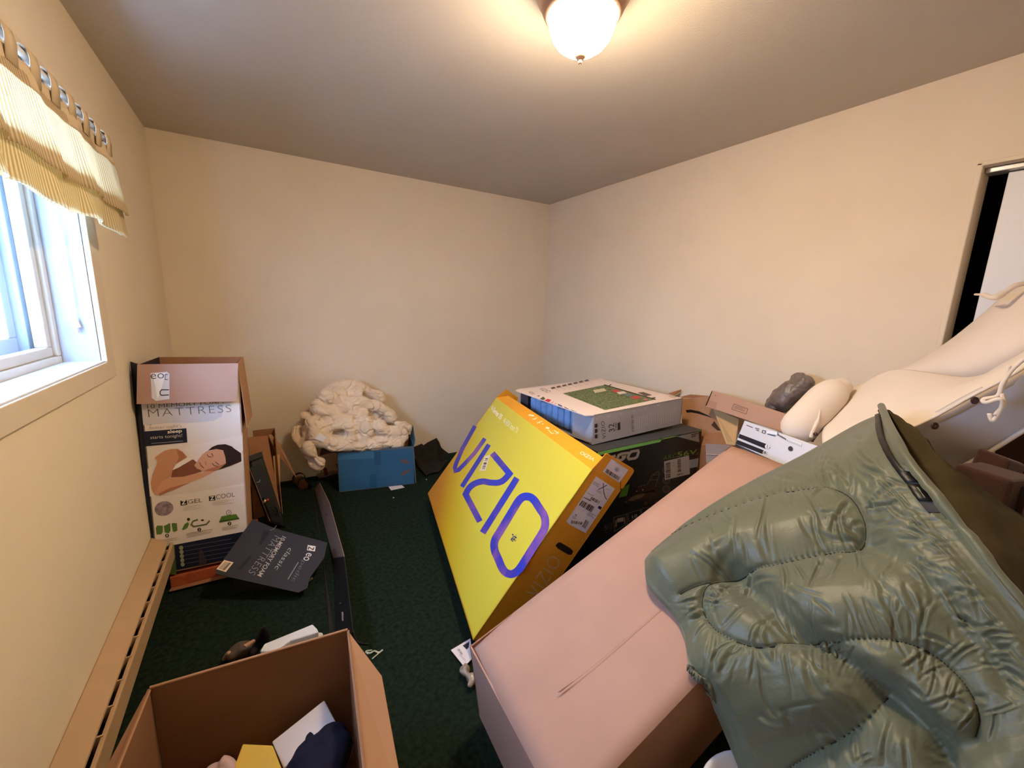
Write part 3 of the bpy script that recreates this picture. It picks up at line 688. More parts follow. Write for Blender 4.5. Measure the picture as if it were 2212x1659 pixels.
# ------------------------------------------------------------------ dark cloth, slip, sandals
M_dc = mat('dark_cloth', (40, 37, 35), .9, .15, var=.15, vs_=12, bump=.3, bs=60)
cE, sE = (860, 900), 200/2074
q5 = lambda pts: px(cE, sE, pts)
J0 = [ay_(*a, -.02) for a in q5([(350, 690), (520, 612), (560, 655), (850, 487), (960, 700), (1120, 830)])]
J1 = [ay_(*a, y_) for a, y_ in zip(q5([(375, 850), (530, 790), (585, 850), (840, 700), (980, 860), (1090, 900)]), (-.09, -.07, -.12, -.10, -.08, -.06))]
J2 = [ay_(*a, y_) for a, y_ in zip(q5([(385, 940), (500, 980), (600, 1080), (800, 1000), (960, 1020), (1080, 960)]), (-.14, -.17, -.22, -.2, -.16, -.1))]
J3 = [az_(*a, .012) for a in q5([(390, 1010), (480, 1170), (610, 1325), (760, 1265), (930, 1235), (1110, 980)])]
def lin(rows, k=5):
    R1 = []
    for r in rows: R1.append([r[i]*(1-t/k)+r[i+1]*t/k for i in range(len(r)-1) for t in range(k)]+[r[-1]])
    R2 = []
    for a in range(len(R1)-1): R2 += [[p*(1-t/k)+q_*t/k for p, q_ in zip(R1[a], R1[a+1])] for t in range(k)]
    R2.append(R1[-1]); m_ = len(R2[0]); V = [p+np.array([0, -.02, .006])*nv(p, 12)+np.array([.004, -.006, 0])*nv(p, 30) for r in R2 for p in r]
    return V, [(i*m_+j, i*m_+j+1, (i+1)*m_+j+1, (i+1)*m_+j) for i in range(len(R2)-1) for j in range(m_-1)]
o = mk('dark_jacket', *lin([J0, J1, J2, J3]), M_dc, None, True); o.modifiers.new('t', 'SOLIDIFY').thickness = .008
tag(o, 'dark crumpled jacket on the floor against the back wall', 'clothing')
o = mk('paper_slip', *slabm([az_(839, 1051, .006), az_(868, 1048, .003), az_(874, 1053, .003), az_(845, 1059, .003)], .001, up=(1, -.5, 3)), pm((220, 206, 196)))
tag(o, 'small white paper slip in front of the blue carton', 'paper')
def sandal(P, ang, label, cols):
    r = thing('sandal', label, 'sandal', P, 'sandals by the carton strip'); c_, s_ = math.cos(ang), math.sin(ang)
    X = np.array([c_, s_, 0]); Y = np.array([-s_, c_, 0]); P = np.array(P)
    ol = [(-.11, .03), (-.06, .036), (0, .03), (.07, .044), (.11, .03), (.115, 0), (.1, -.03), (.06, -.042), (0, -.03), (-.07, -.034), (-.112, -.02)]
    mk('sole', *slabm([P+X*a+Y*b+np.array([0, 0, .022]) for a, b in ol], .02, up=P+np.array([0, 0, 3])), pm(cols[0], .8), r)
    for a, w_ in ((.05, .045), (-.06, .036)):
        arc = [P+X*a+Y*w_*math.cos(t)+np.array([0, 0, .02+.05*math.sin(t)]) for t in np.linspace(0, math.pi, 9)]
        V, Fc = [], []
        for q_ in arc: V += [q_-X*.014, q_+X*.014]
        for i in range(8): Fc.append((2*i, 2*i+1, 2*i+3, 2*i+2))
        ob_ = mk('strap', V, Fc, pm(cols[1], .7), r, True); ob_.modifiers.new('t', 'SOLIDIFY').thickness = .003
sandal(az_(650, 1045, 0), rad(100), 'brown strapped sandal beside the small open carton', ((120, 84, 62), (40, 34, 32)))
sandal(az_(692, 1030, 0)+np.array([.09, .02, 0]), rad(15), 'sandal with reddish strap behind the carton strip', ((150, 130, 112), (104, 44, 34)))

# ------------------------------------------------------------------ big yellow television carton
TV = Frame((1.164, -2.263, .104), (77.7, 0, 36.0), (1.362, -.178, .838))
tv = thing('television_carton', 'large yellow television carton leaning on the black mower carton', 'box', (1.35, -1.6, 0))
my = bpy.data.materials.new('yellow_gradient_board'); my.use_nodes = True; n = my.node_tree; b = n.nodes['Principled BSDF']
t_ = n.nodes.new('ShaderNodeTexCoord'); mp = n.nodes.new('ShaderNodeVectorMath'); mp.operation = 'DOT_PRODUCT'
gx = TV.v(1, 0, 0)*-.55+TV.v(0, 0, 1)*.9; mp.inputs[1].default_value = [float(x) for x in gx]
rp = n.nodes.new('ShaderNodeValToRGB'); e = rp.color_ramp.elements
e[0].position = .12; e[0].color = (*s2l((202, 130, 26)), 1); e[1].position = .62; e[1].color = (*s2l((208, 192, 62)), 1)  # face colour runs from orange at the low far end to yellow higher up
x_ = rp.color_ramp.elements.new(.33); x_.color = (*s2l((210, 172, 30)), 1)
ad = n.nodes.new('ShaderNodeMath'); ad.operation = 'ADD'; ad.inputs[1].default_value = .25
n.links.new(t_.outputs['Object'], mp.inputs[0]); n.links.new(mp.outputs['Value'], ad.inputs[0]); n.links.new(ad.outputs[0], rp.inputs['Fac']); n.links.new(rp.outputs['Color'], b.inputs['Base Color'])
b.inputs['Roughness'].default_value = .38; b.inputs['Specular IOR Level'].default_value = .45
M_yo = mat('orange_print_board', (206, 138, 34), .45, .4, var=.04); M_ye = mat('orange_strip_board', (232, 160, 36), .45, .4, var=.04)
M_bi = mat('carton_inside', (96, 66, 44), .85, .15)
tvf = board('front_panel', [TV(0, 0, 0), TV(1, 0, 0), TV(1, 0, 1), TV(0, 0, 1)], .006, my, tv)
board('back_panel', [TV(0, 1, 0), TV(1, 1, 0), TV(1, 1, 1), TV(0, 1, 1)], .006, M_yo, tv)
tve_ = board('end_panel', [TV(0, 0, 0), TV(0, 1, 0), TV(0, 1, 1), TV(0, 0, 1)], .006, M_yo, tv)
board('end_panel', [TV(1, 0, 0), TV(1, 1, 0), TV(1, 1, 1), TV(1, 0, 1)], .006, M_yo, tv, up=TV(5, .5, .5))
board('bottom_panel', [TV(0, 0, 0), TV(1, 0, 0), TV(1, 1, 0), TV(0, 1, 0)], .006, M_yo, tv, up=TV(.5, .5, -3))
Nf = TV.v(0, 1, 0)
def tvp(u, v_, back): return atp(u, v_, TV(0, 0, 1)-Nf*back, Nf)
tf = [TV(0, 0, 1), TV(1, 0, 1), tvp(1099, 855, .05), tvp(1303, 988, .05)]
tfl = o = board('top_flap', tf, .004, M_ye, tv); o['label'] = 'orange top flap standing up with icons'
o = board('top_flap', [TV(0, 1, 1), TV(.28, 1, 1), TV(.28, 1, 1)+Nf*.05+TV.v(0, 0, .06), TV(0, 1, 1)+Nf*.05+TV.v(0, 0, .06)], .004, M_bi, tv)
Ne = -TV.v(1, 0, 0)
ef = [TV(0, 0, 1), TV(0, 1, 1)]
def tve(u, v_): return atp(u, v_, TV(0, 0, 0), Ne)
o = board('end_flap', [ef[0], tve(1306, 984), tve(1309, 980), tve(1315, 981), tve(1367, 1012), tve(1370, 1017), tve(1367, 1024), tve(1346, 1055), ef[1]], .005, M_yo, tv, b=.001)
board('end_flap', [TV(1, 0, 1), TV(1, 1, 1), TV(1, .8, 1.11), TV(1, .15, 1.11)], .004, M_yo, tv, up=TV(-4, .5, 1))
fp_ = Print(TV(0, 0, 0), Nf)
cF_, sF = (900, 820), 500/1382
q6 = lambda pts: px(cF_, sF, pts)
mn = bpy.data.materials.new('nebula_lettering'); mn.use_nodes = True; n = mn.node_tree; b = n.nodes['Principled BSDF']; t_ = n.nodes.new('ShaderNodeTexCoord'); z_ = n.nodes.new('ShaderNodeTexNoise')
z_.inputs['Scale'].default_value = 7; z_.inputs['Detail'].default_value = 6; rp = n.nodes.new('ShaderNodeValToRGB'); e = rp.color_ramp.elements
e[0].position, e[0].color = .36, (*s2l((24, 52, 176)), 1); e[1].position, e[1].color = .66, (*s2l((132, 84, 146)), 1); x_ = rp.color_ramp.elements.new(.5); x_.color = (*s2l((58, 54, 156)), 1)
n.links.new(t_.outputs['Object'], z_.inputs['Vector']); n.links.new(z_.outputs['Fac'], rp.inputs['Fac']); n.links.new(rp.outputs['Color'], b.inputs['Base Color']); b.inputs['Roughness'].default_value = .4
def sm2(pts, n_=5): return [tuple(p) for p in smoothline([np.array([*p, 0.0]) for p in pts], n_)]
def sm2c(pts, n_=4):
    d_ = []
    for a, b_ in zip(pts, pts[1:]+pts[:1]):
        m_ = max(1, int(math.hypot(b_[0]-a[0], b_[1]-a[1])/11)); d_ += [(a[0]+(b_[0]-a[0])*t/m_, a[1]+(b_[1]-a[1])*t/m_) for t in range(m_)]
    pts = d_
    P_ = [np.array([*p, 0.0]) for p in pts]; k_ = len(P_); o_ = smoothline(P_[-2:]+P_+P_[:2], n_); return [tuple(p[:2]) for p in o_[2*n_:(2+k_)*n_]]
def st2(pts, w_, m, l, closed=False): fp_.stroke([(a, b_) for a, b_ in pts], w_, m, l, closed)
fp_.grp('letter'); st2(q6([(349, 277), (272, 415), (240, 490), (228, 525), (232, 545), (250, 540), (290, 500), (345, 440), (408, 352)]), 8.5, mn, 0)
fp_.grp('letter'); st2(q6([(432, 388), (270, 640)]), 9.5, mn, 0)
fp_.grp('letter'); st2(q6([(452, 440), (555, 562)])+[p[:2] for p in sm2(q6([(540, 580), (520, 600), (490, 615), (440, 615), (395, 608), (345, 622), (312, 650), (293, 685)]), 4)]+q6([(378, 848)]), 13, mn, 0)
fp_.grp('letter'); st2(q6([(600, 588), (394, 915)]), 13.5, mn, 0)
fp_.grp('letter'); st2(sm2c(q6([(625, 708), (650, 698), (680, 703), (705, 724), (758, 805), (768, 840), (765, 885), (745, 925), (625, 1115), (600, 1145), (565, 1162), (530, 1150), (508, 1120), (468, 1025), (463, 985), (472, 950), (605, 730)])), 17, mn, 0, True)
fp_.grp('caption'); fp_.text('V-Series 55', *q6([(440, 178), (500, 242), (455, 152)]), (244, 240, 220), 1, .02)
fp_.text('4K HDR Smart TV', *q6([(514, 256), (598, 326), (527, 226)]), (240, 236, 200), 1, -.005)
fp_.grp('sticker'); fp_.poly(q6([(410, 455), (440, 450), (412, 545), (376, 545)]), (226, 208, 170), 1)
fp_.bars(q6([(412, 470), (428, 470), (408, 535), (390, 535)])[1:]+q6([(412, 470), (428, 470), (408, 535), (390, 535)])[:1], 9, (90, 80, 70), 2, 4)
sm_ = (150, 130, 44)
rs = random.Random(8)
for cx_, cy_, n_ in ((760, 482, 12), (770, 640, 14), (655, 868, 6), (735, 525, 5)):
    fp_.grp('scuff')
    for k in range(n_): fp_.disc(q6([(cx_+rs.gauss(0, 22), cy_+rs.gauss(0, 12))])[0], rs.uniform(.4, 1.1), (176, 158, 50), 1, 6, .5, rs.uniform(0, 3))
rn = random.Random(3)
fp_.grp('smudge')
for k in range(16): fp_.disc(q6([(rn.uniform(565, 600), rn.uniform(925, 965))])[0], rn.uniform(.8, 2.2), (60, 62, 110), 2, 6)
fp_.build('front_print', tvf, 'blue and purple nebula lettering')
# top flap print
tfN = np.cross(tf[1]-tf[0], tf[3]-tf[0]); tp = Print(tf[0], tfN)
cG, sG = (1040, 840), 280/2212
q7 = lambda pts: px(cG, sG, pts)
wh = (246, 226, 170)
tp.grp('icon'); tp.poly(q7([(820, 432), (912, 455), (880, 475), (795, 455)]), wh, 0); tp.grp('icon')
for a in ([(870, 525), (950, 495)], [(905, 520), (925, 525)], None, [(945, 590), (1000, 560), (1045, 555)], [(970, 570), (1000, 585)], [(1035, 600), (1060, 600)], None, [(1140, 700), (1195, 762), (1240, 755)], [(1240, 705), (1290, 745), (1330, 735)], [(1260, 765), (1320, 765)]): tp.stroke(q7(a), 1.6, wh, 0) if a else tp.grp('icon')
tp.poly(q7([(1110, 650), (1170, 665), (1140, 690), (1090, 670)]), wh, 0)
tp.grp('wordmark'); tp.text('VIZIO', *q7([(1945, 1190), (1710, 1062), (1905, 1236)]), (250, 240, 200), 0, -.0)
tp.build('icon_print', tfl)
# end face print
ep = Print(TV(0, 0, 0), Ne)
cH, sH = (1210, 980), 170/1410
q8 = lambda pts: px(cH, sH, pts)
lab = (206, 200, 208)
ep.poly(q8([(922, 92), (1222, 292), (1060, 522), (762, 322)]), lab, 0)
ep.bars(q8([(835, 268), (1082, 425), (1045, 488), (800, 330)]), 34, (40, 36, 44), 1, 6)
ep.disc(q8([(1018, 280)])[0], 6.2, (186, 182, 190), 1, 14); ep.disc(q8([(1010, 285)])[0], 4, (150, 148, 156), 2, 8)
ep.lines(q8([(990, 150), (1140, 245), (1130, 265), (975, 165)]), 2, (150, 146, 152), 1)
ep.poly(q8([(645, 405), (982, 628), (455, 1425), (160, 1265), (108, 1215)]), lab, 0)
ep.stroke(q8([(770, 520), (770, 600), (780, 700), (800, 770), (830, 822)]), 1.5, (48, 42, 60), 3); ep.stroke(q8([(835, 560), (760, 600), (680, 640)]), 1.5, (48, 42, 60), 3)
ep.bars(q8([(425, 768), (555, 832), (545, 855), (412, 790)]), 26, (60, 56, 62), 1, 43)
ep.bars(q8([(395, 835), (625, 955), (565, 1055), (335, 920)]), 26, (44, 40, 48), 1, 9)
ep.poly(q8([(692, 930), (748, 958), (722, 1005), (670, 970)]), (24, 22, 40), 1)
ep.bars(q8([(560, 770), (715, 850), (680, 900), (540, 815)]), 18, (70, 64, 72), 1, 12)
ep.lines(q8([(600, 490), (720, 560), (690, 615), (560, 540)]), 4, (110, 104, 112), 1); ep.lines(q8([(650, 640), (760, 700), (740, 740), (630, 670)]), 3, (120, 112, 120), 1)
ep.lines(q8([(470, 690), (600, 755), (590, 770), (460, 705)]), 1, (60, 56, 62), 1)
ep.lines(q8([(830, 620), (890, 650), (880, 670), (820, 640)]), 2, (120, 112, 120), 1); ep.lines(q8([(500, 1040), (640, 1110), (600, 1170), (460, 1100)]), 3, (110, 104, 112), 1)
ep.poly(q8([(290, 990), (470, 1085), (420, 1300), (180, 1260)]), (214, 206, 204), 1)
ep.bars(q8([(200, 1190), (400, 1225), (380, 1270), (190, 1250)]), 16, (60, 56, 62), 2, 13); ep.bars(q8([(455, 1180), (520, 1215), (445, 1340), (390, 1300)]), 10, (60, 56, 62), 2, 15)
ep.poly(q8([(250, 1080), (300, 1095), (285, 1110)]), (60, 56, 62), 2); ep.lines(q8([(215, 1110), (300, 1120), (290, 1180), (205, 1170)]), 3, (100, 94, 100), 2)
ep.poly(px(cF_, sF, [(845, 972), (860, 972), (920, 1008), (935, 1025), (925, 1045), (905, 1045), (842, 1008), (828, 990)]), (36, 26, 18), 0)
vl = (196, 164, 116)
ep.text('VIZIO', *q6([(720, 1312), (868, 1085), (652, 1270)]), vl, 0, -.012, 1.08)
ep.build('label_print', tve_, 'white shipping labels and pale lettering on the end')

# ------------------------------------------------------------------ black mower carton
EG = Frame((2.0, -2.03, .0), (0, 0, 0), (.902, .5, .688))
eg = thing('mower_carton', 'black mower carton with green edge under the white television carton', 'box', (2.5, -1.8, 0))
M_eg = mat('black_print_board', (22, 20, 22), .4, .4, var=.06); M_et = mat('charcoal_board', (62, 64, 68), .5, .35, var=.06)
egb = bev(mk('body', *boxm(EG(0, 0, 0), (.902, 0, 0), (0, .5, 0), (0, 0, .688)), M_eg, eg), .004)
cI, sI = (1280, 920), 260/1725
q9 = lambda pts: px(cI, sI, pts)
et = Print(EG(0, 0, 1), (0, 0, 1))
a, b_ = proj(EG(0, 0, 1)), proj(EG(1, 0, 1)); c_, d_ = proj(EG(1, 1, 1)), proj(EG(0, 1, 1))
et.poly([a, b_, c_, d_], M_et, 0)
et.build('top_print', egb)
gp = Print(EG(0, 0, 0), (0, -1, 0)); gp.clip = EG
ed = lambda t, dz: tuple(proj(EG(t, 0, 1-dz)))
gp.poly([ed(0, .002), ed(.58, .002), ed(.55, .03), ed(0, .03)], (128, 200, 110), 0); gp.poly([ed(.55, .002), ed(.998, .002), ed(.998, .008), ed(.55, .012)], (140, 190, 80), 0)
gp.poly(q9([(1180, 145), (1515, 62), (1530, 235)]), (150, 148, 146), 0)
gp.lines(q9([(1410, 122), (1505, 98), (1505, 150), (1415, 180)]), 2, (70, 68, 68), 1, .6)
sv = (168, 162, 160)
gp.stroke(q9([(520, 385), (420, 398), (372, 420), (352, 470), (368, 492), (420, 485), (448, 462), (458, 440), (415, 444)]), 5.5, sv, 1)
gp.stroke(q9([(650, 352), (560, 366), (528, 392), (505, 455), (520, 476), (610, 462), (638, 438), (658, 378)]), 5.5, sv, 1, True)
gp.stroke(q9([(330, 425), (270, 445), (250, 500), (320, 492)]), 5.5, sv, 1); gp.stroke(q9([(300, 460), (265, 466)]), 5, sv, 1)
gp.text('TM', *q9([(675, 345), (700, 340), (674, 330)]), (120, 118, 116), 1)
gp.text('ARC', *q9([(1005, 495), (1200, 452), (1010, 430)]), (96, 118, 52), 1, 0, 1.1)
gp.text('56V', *q9([(1205, 448), (1490, 400), (1215, 375)]), (126, 158, 62), 1, .01)
gp.stroke(q9([(1485, 415), (1500, 385)]), 1, (120, 130, 90), 1); gp.stroke(q9([(1503, 412), (1517, 380)]), 1, (120, 130, 90), 1)
gp.poly(q9([(1022, 510), (1380, 420), (1392, 690), (1035, 775)]), (196, 186, 186), 2)
gp.bars(q9([(1042, 530), (1115, 515), (1115, 745), (1045, 760)])[1:]+q9([(1042, 530)]), 28, (86, 72, 82), 3, 21)
gp.bars(q9([(1212, 480), (1262, 468), (1265, 655), (1217, 665)])[1:]+q9([(1212, 480)]), 26, (86, 76, 86), 3, 22)
gp.bars(q9([(1150, 515), (1166, 512), (1168, 570), (1152, 575)]), 3, (150, 140, 140), 3, 3)
gp.bars(q9([(1212, 690), (1298, 670), (1300, 690), (1214, 712)]), 14, (70, 62, 72), 3, 41)
gp.poly(q9([(1385, 490), (1532, 456), (1536, 575), (1392, 608)]), (176, 180, 196), 1); gp.bars(q9([(1400, 500), (1500, 475), (1505, 570), (1405, 600)]), 12, (160, 164, 184), 2, 8)
# mower picture
mg_, ml = (58, 44, 34), (120, 104, 92)
gp.poly(q9([(480, 1080), (500, 1040), (600, 985), (750, 950), (880, 920), (930, 960), (930, 1080), (880, 1110), (720, 1075), (560, 1085)]), mg_, 1)
gp.poly(q9([(490, 1070), (610, 990), (760, 965), (700, 1030), (560, 1075)]), (96, 82, 62), 2)
gp.poly(q9([(630, 940), (660, 860), (760, 840), (930, 850), (935, 930), (760, 960)]), (50, 36, 34), 1)
for c2_, r2 in (((480, 1090), 6), ((760, 1110), 9), ((900, 1090), 8)):
    gp.disc(q9([c2_])[0], r2, (40, 30, 28), 2, 16); gp.disc(q9([c2_])[0], r2*.5, (70, 58, 54), 3, 12)
for s_ in ([(780, 840), (860, 700), (940, 650), (955, 690), (900, 870)], [(820, 775), (935, 770)], [(862, 705), (945, 695)], [(650, 870), (740, 850), (760, 850)]): gp.stroke(q9(s_), 1, ml, 2)
gp.disc(q9([(630, 935)])[0], 1, (210, 200, 190), 3, 6); gp.disc(q9([(715, 915)])[0], 1.4, (190, 180, 170), 3, 6)
gp.poly(q9([(430, 880), (532, 835), (490, 1000), (370, 1030)]), (70, 112, 36), 1)
for y_ in (635, 780, 905): gp.disc(q9([(1056, y_)])[0], 8.2, (104, 92, 86), 1, 16); gp.disc(q9([(1056, y_)])[0], 6.8, (70, 60, 56), 1.5, 16)
fr_ = (128, 120, 116)
for pts in ([(300, 1312), (487, 1262), (495, 1400), (314, 1510)], [(505, 1250), (685, 1200), (690, 1300), (515, 1370)], [(700, 1190), (800, 1165), (800, 1260), (705, 1290)]): gp.stroke(q9(pts), 1, fr_, 1, True)
gp.poly(q9([(350, 1330), (440, 1305), (445, 1365), (355, 1385)]), (150, 140, 130), 1); gp.poly(q9([(325, 1360), (345, 1340), (345, 1440), (325, 1450)]), (130, 120, 112), 1); gp.poly(q9([(450, 1310), (465, 1300), (470, 1400), (452, 1405)]), (130, 120, 112), 1)
gp.text('10', *q9([(565, 1330), (640, 1305), (562, 1285)]), (170, 160, 152), 1, .02)
gp.text('5', *q9([(165, 1500), (205, 1490), (165, 1425)]), (104, 98, 94), 1, .0); gp.stroke(q9([(205, 1410), (272, 1385), (272, 1490), (220, 1520), (160, 1535)]), .8, (90, 84, 82), 1)
gp.lines(q9([(210, 1430), (262, 1415), (262, 1480), (210, 1495)]), 3, (90, 84, 82), 1)
gp.build('front_print', egb, 'silver and green lettering, mower picture and white labels')
gp2 = Print(EG(0, 0, 0), (0, -1, 0), .0004); s_ = q9([(760, 505), (930, 475), (960, 495), (960, 560), (930, 590), (760, 625), (715, 610), (710, 540)])
gp2.stroke(s_, 1, (46, 42, 42), 0, True); gp2.build('hand_hole_print', egb)

# ------------------------------------------------------------------ white 32 inch television carton
VF = Frame((2.041, -1.944, .699), (.9, -1.6, .3), (.77, .728, .166))
tw = thing('white_television_carton', 'white television carton with green picture lying on the mower carton', 'box', (2.4, -1.6, .69))
M_w32 = mat('white_gloss_board', (226, 210, 202), .5, .35, var=.02); M_sil = mat('silver_board', (168, 168, 178), .45, .4, var=.05, vs_=5)
vtp = board('top_panel', [VF(0, 0, 1), VF(1, 0, 1), VF(1, 1.025, 1), VF(0, 1.025, 1), VF(-.06, .99, 1), VF(-.06, .03, 1)], .005, M_w32, tw, up=VF(.5, .5, 9))
board('bottom_panel', [VF(0, 0, 0), VF(1, 0, 0), VF(1, 1, 0), VF(0, 1, 0)], .005, M_sil, tw, up=VF(.5, .5, 9))
vsp = board('side_panel', [VF(0, 0, 0), VF(1, 0, 0), VF(1, 0, 1), VF(0, 0, 1)], .005, M_sil, tw)
board('side_panel', [VF(0, 1, 0), VF(1, 1, 0), VF(1, 1, 1), VF(0, 1, 1)], .005, M_sil, tw, up=VF(.5, 5, .5))
board('end_panel', [VF(1, 0, 0), VF(1, 1, 0), VF(1, 1, 1), VF(1, 0, 1)], .005, M_sil, tw, up=VF(5, .5, .5))
board('end_flap', [VF(.0, .01, .02), VF(-.03, .2, .02), VF(-.03, .2, .9), VF(0, .01, .97)], .004, M_sil, tw)
board('end_flap', [VF(.0, .99, .02), VF(0.0, .87, .02), VF(0.0, .87, .95), VF(0, .99, .97)], .004, mat('grey_board', (70, 66, 72), .7, .2), tw, up=VF(-5, .5, .5))
mbw = mat('blue_bubble_wrap', (140, 178, 222), .25, .6, var=.12, vs_=20)
for i in range(8):
    s0 = .22+i*.082
    v, f = aabox(0, 1, 0, 1, 0, 1); v = [VF(.02+p[0]*.12, s0+p[1]*.076, .06+p[2]*(.8-.05*(i % 3))) for p in v]
    bev(mk('bubble_wrap', v, f, mbw, tw), .014, 3)
cJ, sJ = (1100, 780), 460/1908
qa = lambda pts: px(cJ, sJ, pts)
wp = Print(VF(0, 0, 1), VF.v(0, 0, 1)); wp.clip = Frame(VF(-.058, 0, 0), (.9, -1.6, .3), (.77*1.056, .728, .166))
mgr = mat('grass_picture', (56, 74, 44), .45, .4, c2=(120, 140, 86), var=.6, vs_=75)
wp.poly(qa([(480, 290), (850, 215), (1310, 345), (860, 440)]), mgr, 0)
wp.stroke(qa([(850, 213), (1312, 345)]), 2, (34, 32, 34), 1); wp.stroke(qa([(890, 225), (915, 210)]), 2, (60, 50, 46), 1); wp.stroke(qa([(1270, 335), (1310, 328)]), 2, (60, 50, 46), 1)
for pts, c_ in (([(750, 262), (850, 245), (875, 268), (770, 288)], (206, 196, 160)), ([(915, 262), (970, 255), (1000, 275), (945, 285)], (188, 60, 64)), ([(960, 280), (1030, 272), (1055, 290), (985, 300)], (214, 200, 190)), ([(1085, 322), (1150, 312), (1185, 332), (1120, 345)], (188, 56, 60)), ([(1030, 300), (1080, 292), (1110, 310), (1060, 318)], (96, 120, 134)), ([(1190, 342), (1230, 336), (1250, 350), (1215, 356)], (190, 110, 120)), ([(1150, 285), (1200, 278), (1280, 305), (1225, 315)], (92, 76, 72))): wp.poly(qa(pts), c_, 2)
for pts, c_ in (([(270, 340), (305, 318), (325, 338), (290, 352)], (74, 84, 54)), ([(308, 355), (345, 338), (378, 350), (340, 372)], (186, 50, 62)), ([(400, 405), (435, 382), (472, 398), (440, 418)], (52, 84, 140)), ([(447, 428), (490, 408), (528, 425), (488, 442)], (74, 82, 96)), ([(505, 452), (545, 430), (588, 448), (550, 470)], (70, 88, 104)), ([(563, 482), (605, 458), (660, 478), (615, 502)], (186, 44, 54))): wp.poly(qa(pts), c_, 0)
wp.stroke(qa([(368, 378), (400, 362)]), 1.6, (206, 150, 160), 0); wp.stroke(qa([(385, 392), (420, 375)]), 1.6, (206, 150, 160), 0)
wp.poly(qa([(248, 312), (275, 306), (266, 320)]), (90, 80, 80), 0)
wp.text('VIZIO', *qa([(165, 275), (205, 302), (195, 268)]), (110, 94, 88), 0); wp.text('VIZIO', *qa([(262, 252), (340, 285), (300, 240)]), (104, 88, 82), 0)
wp.text('VIZIO', *qa([(1425, 322), (1485, 335), (1435, 308)]), (120, 100, 90), 0)
for i in range(7): x0, y0 = 370+i*50, 240-i*11; wp.poly(qa([(x0, y0), (x0+32, y0-10), (x0+48, y0+2), (x0+14, y0+12)]), (88, 72, 66), 0); wp.lines(qa([(x0+30, y0+12), (x0+50, y0+4), (x0+100, y0+24), (x0+80, y0+32)]), 3, (190, 172, 164), 0, .3)
wp.build('top_print', vtp, 'white top with green grass picture and coloured icons')
sp_ = Print(VF(0, 0, 0), VF.v(0, -1, 0)); dk = (48, 46, 52)
for y0 in (565, 612, 660): sp_.grp('icon'); sp_.poly(qa([(765, y0), (790, y0-6), (792, y0+28), (767, y0+34)]), dk, 0); sp_.lines(qa([(797, y0-4), (806, y0-6), (807, y0+26), (799, y0+30)]), 2, (120, 118, 124), 0)
sp_.grp('wordmark'); sp_.text('VIZIO', *qa([(868, 690), (852, 535), (836, 698)]), dk, 0, -.005, 1.1)
sp_.grp('size_mark'); sp_.text('32', *qa([(945, 628), (938, 555), (895, 640)]), dk, 0, .0); sp_.text('D-SERIES', *qa([(965, 618), (962, 550), (950, 622)]), dk, 0, .01)
sp_.grp('series_mark'); sp_.poly(qa([(970, 558), (993, 545), (996, 612), (972, 622)]), dk, 0)
sp_.grp('small_text'); sp_.lines(qa([(1115, 500), (1500, 400), (1505, 545), (1118, 625)])[1:]+qa([(1115, 500)]), 22, (196, 194, 200), 0, .25)
sp_.grp('caption'); sp_.bars(qa([(1110, 480), (1118, 632), (1098, 636), (1092, 486)]), 24, (120, 118, 124), 0, 42)
for i in range(6): x0 = 775+i*110; y0 = 512-i*25; sp_.grp('hook_mark'); sp_.stroke(qa([(x0, y0+8), (x0+10, y0+12), (x0+16, y0)]), 1, (206, 206, 212), 0)
sp_.build('side_print', vsp, 'silver side with dark lettering')

# ------------------------------------------------------------------ cartons by the right wall
am = thing('delivery_carton', 'open brown delivery carton with curved black arrow by the wall', 'box', (2.98, -2.0, 0))
AM = [ax_(1470, 862, 3.0), ax_(1531, 856, 3.0), ax_(1560, 934, 2.96), ax_(1516, 936, 2.96), ax_(1474, 925, 2.96)]
amf = board('front_panel', AM, .004, M_kraft, am)
ap = Print(AM[0], np.cross(AM[1]-AM[0], AM[2]-AM[0])); cK, sK = (1420, 780), 400/2212
qb = lambda pts: px(cK, sK, pts)
ap.poly(qb([(290, 590), (400, 580), (500, 600), (590, 640), (660, 680), (580, 655), (490, 628), (400, 612), (290, 625)]), (26, 22, 22), 0)
ap.poly(qb([(645, 765), (680, 715), (760, 830), (720, 830)]), (70, 50, 34), 0)
ap.build('arrow_print', amf)
board('torn_flap', [ax_(1443, 850, 3.03), ax_(1471, 841, 3.05), ax_(1470, 845, 3.05), ax_(1456, 853, 3.02)], .004, M_kraftd, am)
board('lower_panel', [AM[3], AM[2], ax_(1575, 962, 2.92), ax_(1512, 962, 2.92)], .004, M_kraftd, am)
board('front_base', [ax_(1512, 962, 2.92), ax_(1575, 962, 2.92), ax_(1575, 962, 2.92)*np.array([1, 1, 0])+np.array([.02, 0, .01]), np.array([.02, 0, 0])+ax_(1512, 962, 2.92)*np.array([1, 1, 0])+np.array([0, 0, .01])], .004, M_kraftd, am)
board('side_flap', [ax_(1541, 884, 2.95), ax_(1596, 905, 2.93), ax_(1588, 962, 2.86), ax_(1569, 960, 2.88)], .004, mat('kraft_light2', (206, 168, 116), .8, .2, var=.04), am)
board('rim', [ax_(1472, 857, 3.004), ax_(1478, 855, 3.004), ax_(1492, 852, 3.004), ax_(1530, 855, 3.004), ax_(1530, 858, 3.0), ax_(1474, 860, 3.0)], .003, M_kraftd, am)
gc = thing('grey_carton', 'small grey-brown carton corner beside the mower carton', 'box', (2.75, -2.4, 0))
g = [ax_(1524, 958, 2.75), ax_(1580, 962, 2.75), ax_(1560, 1012, 2.72), ax_(1527, 1030, 2.72)]
mgc = mat('grey_brown_board', (150, 132, 124), .8, .2, var=.04)
board('panel', g, .004, mgc, gc)
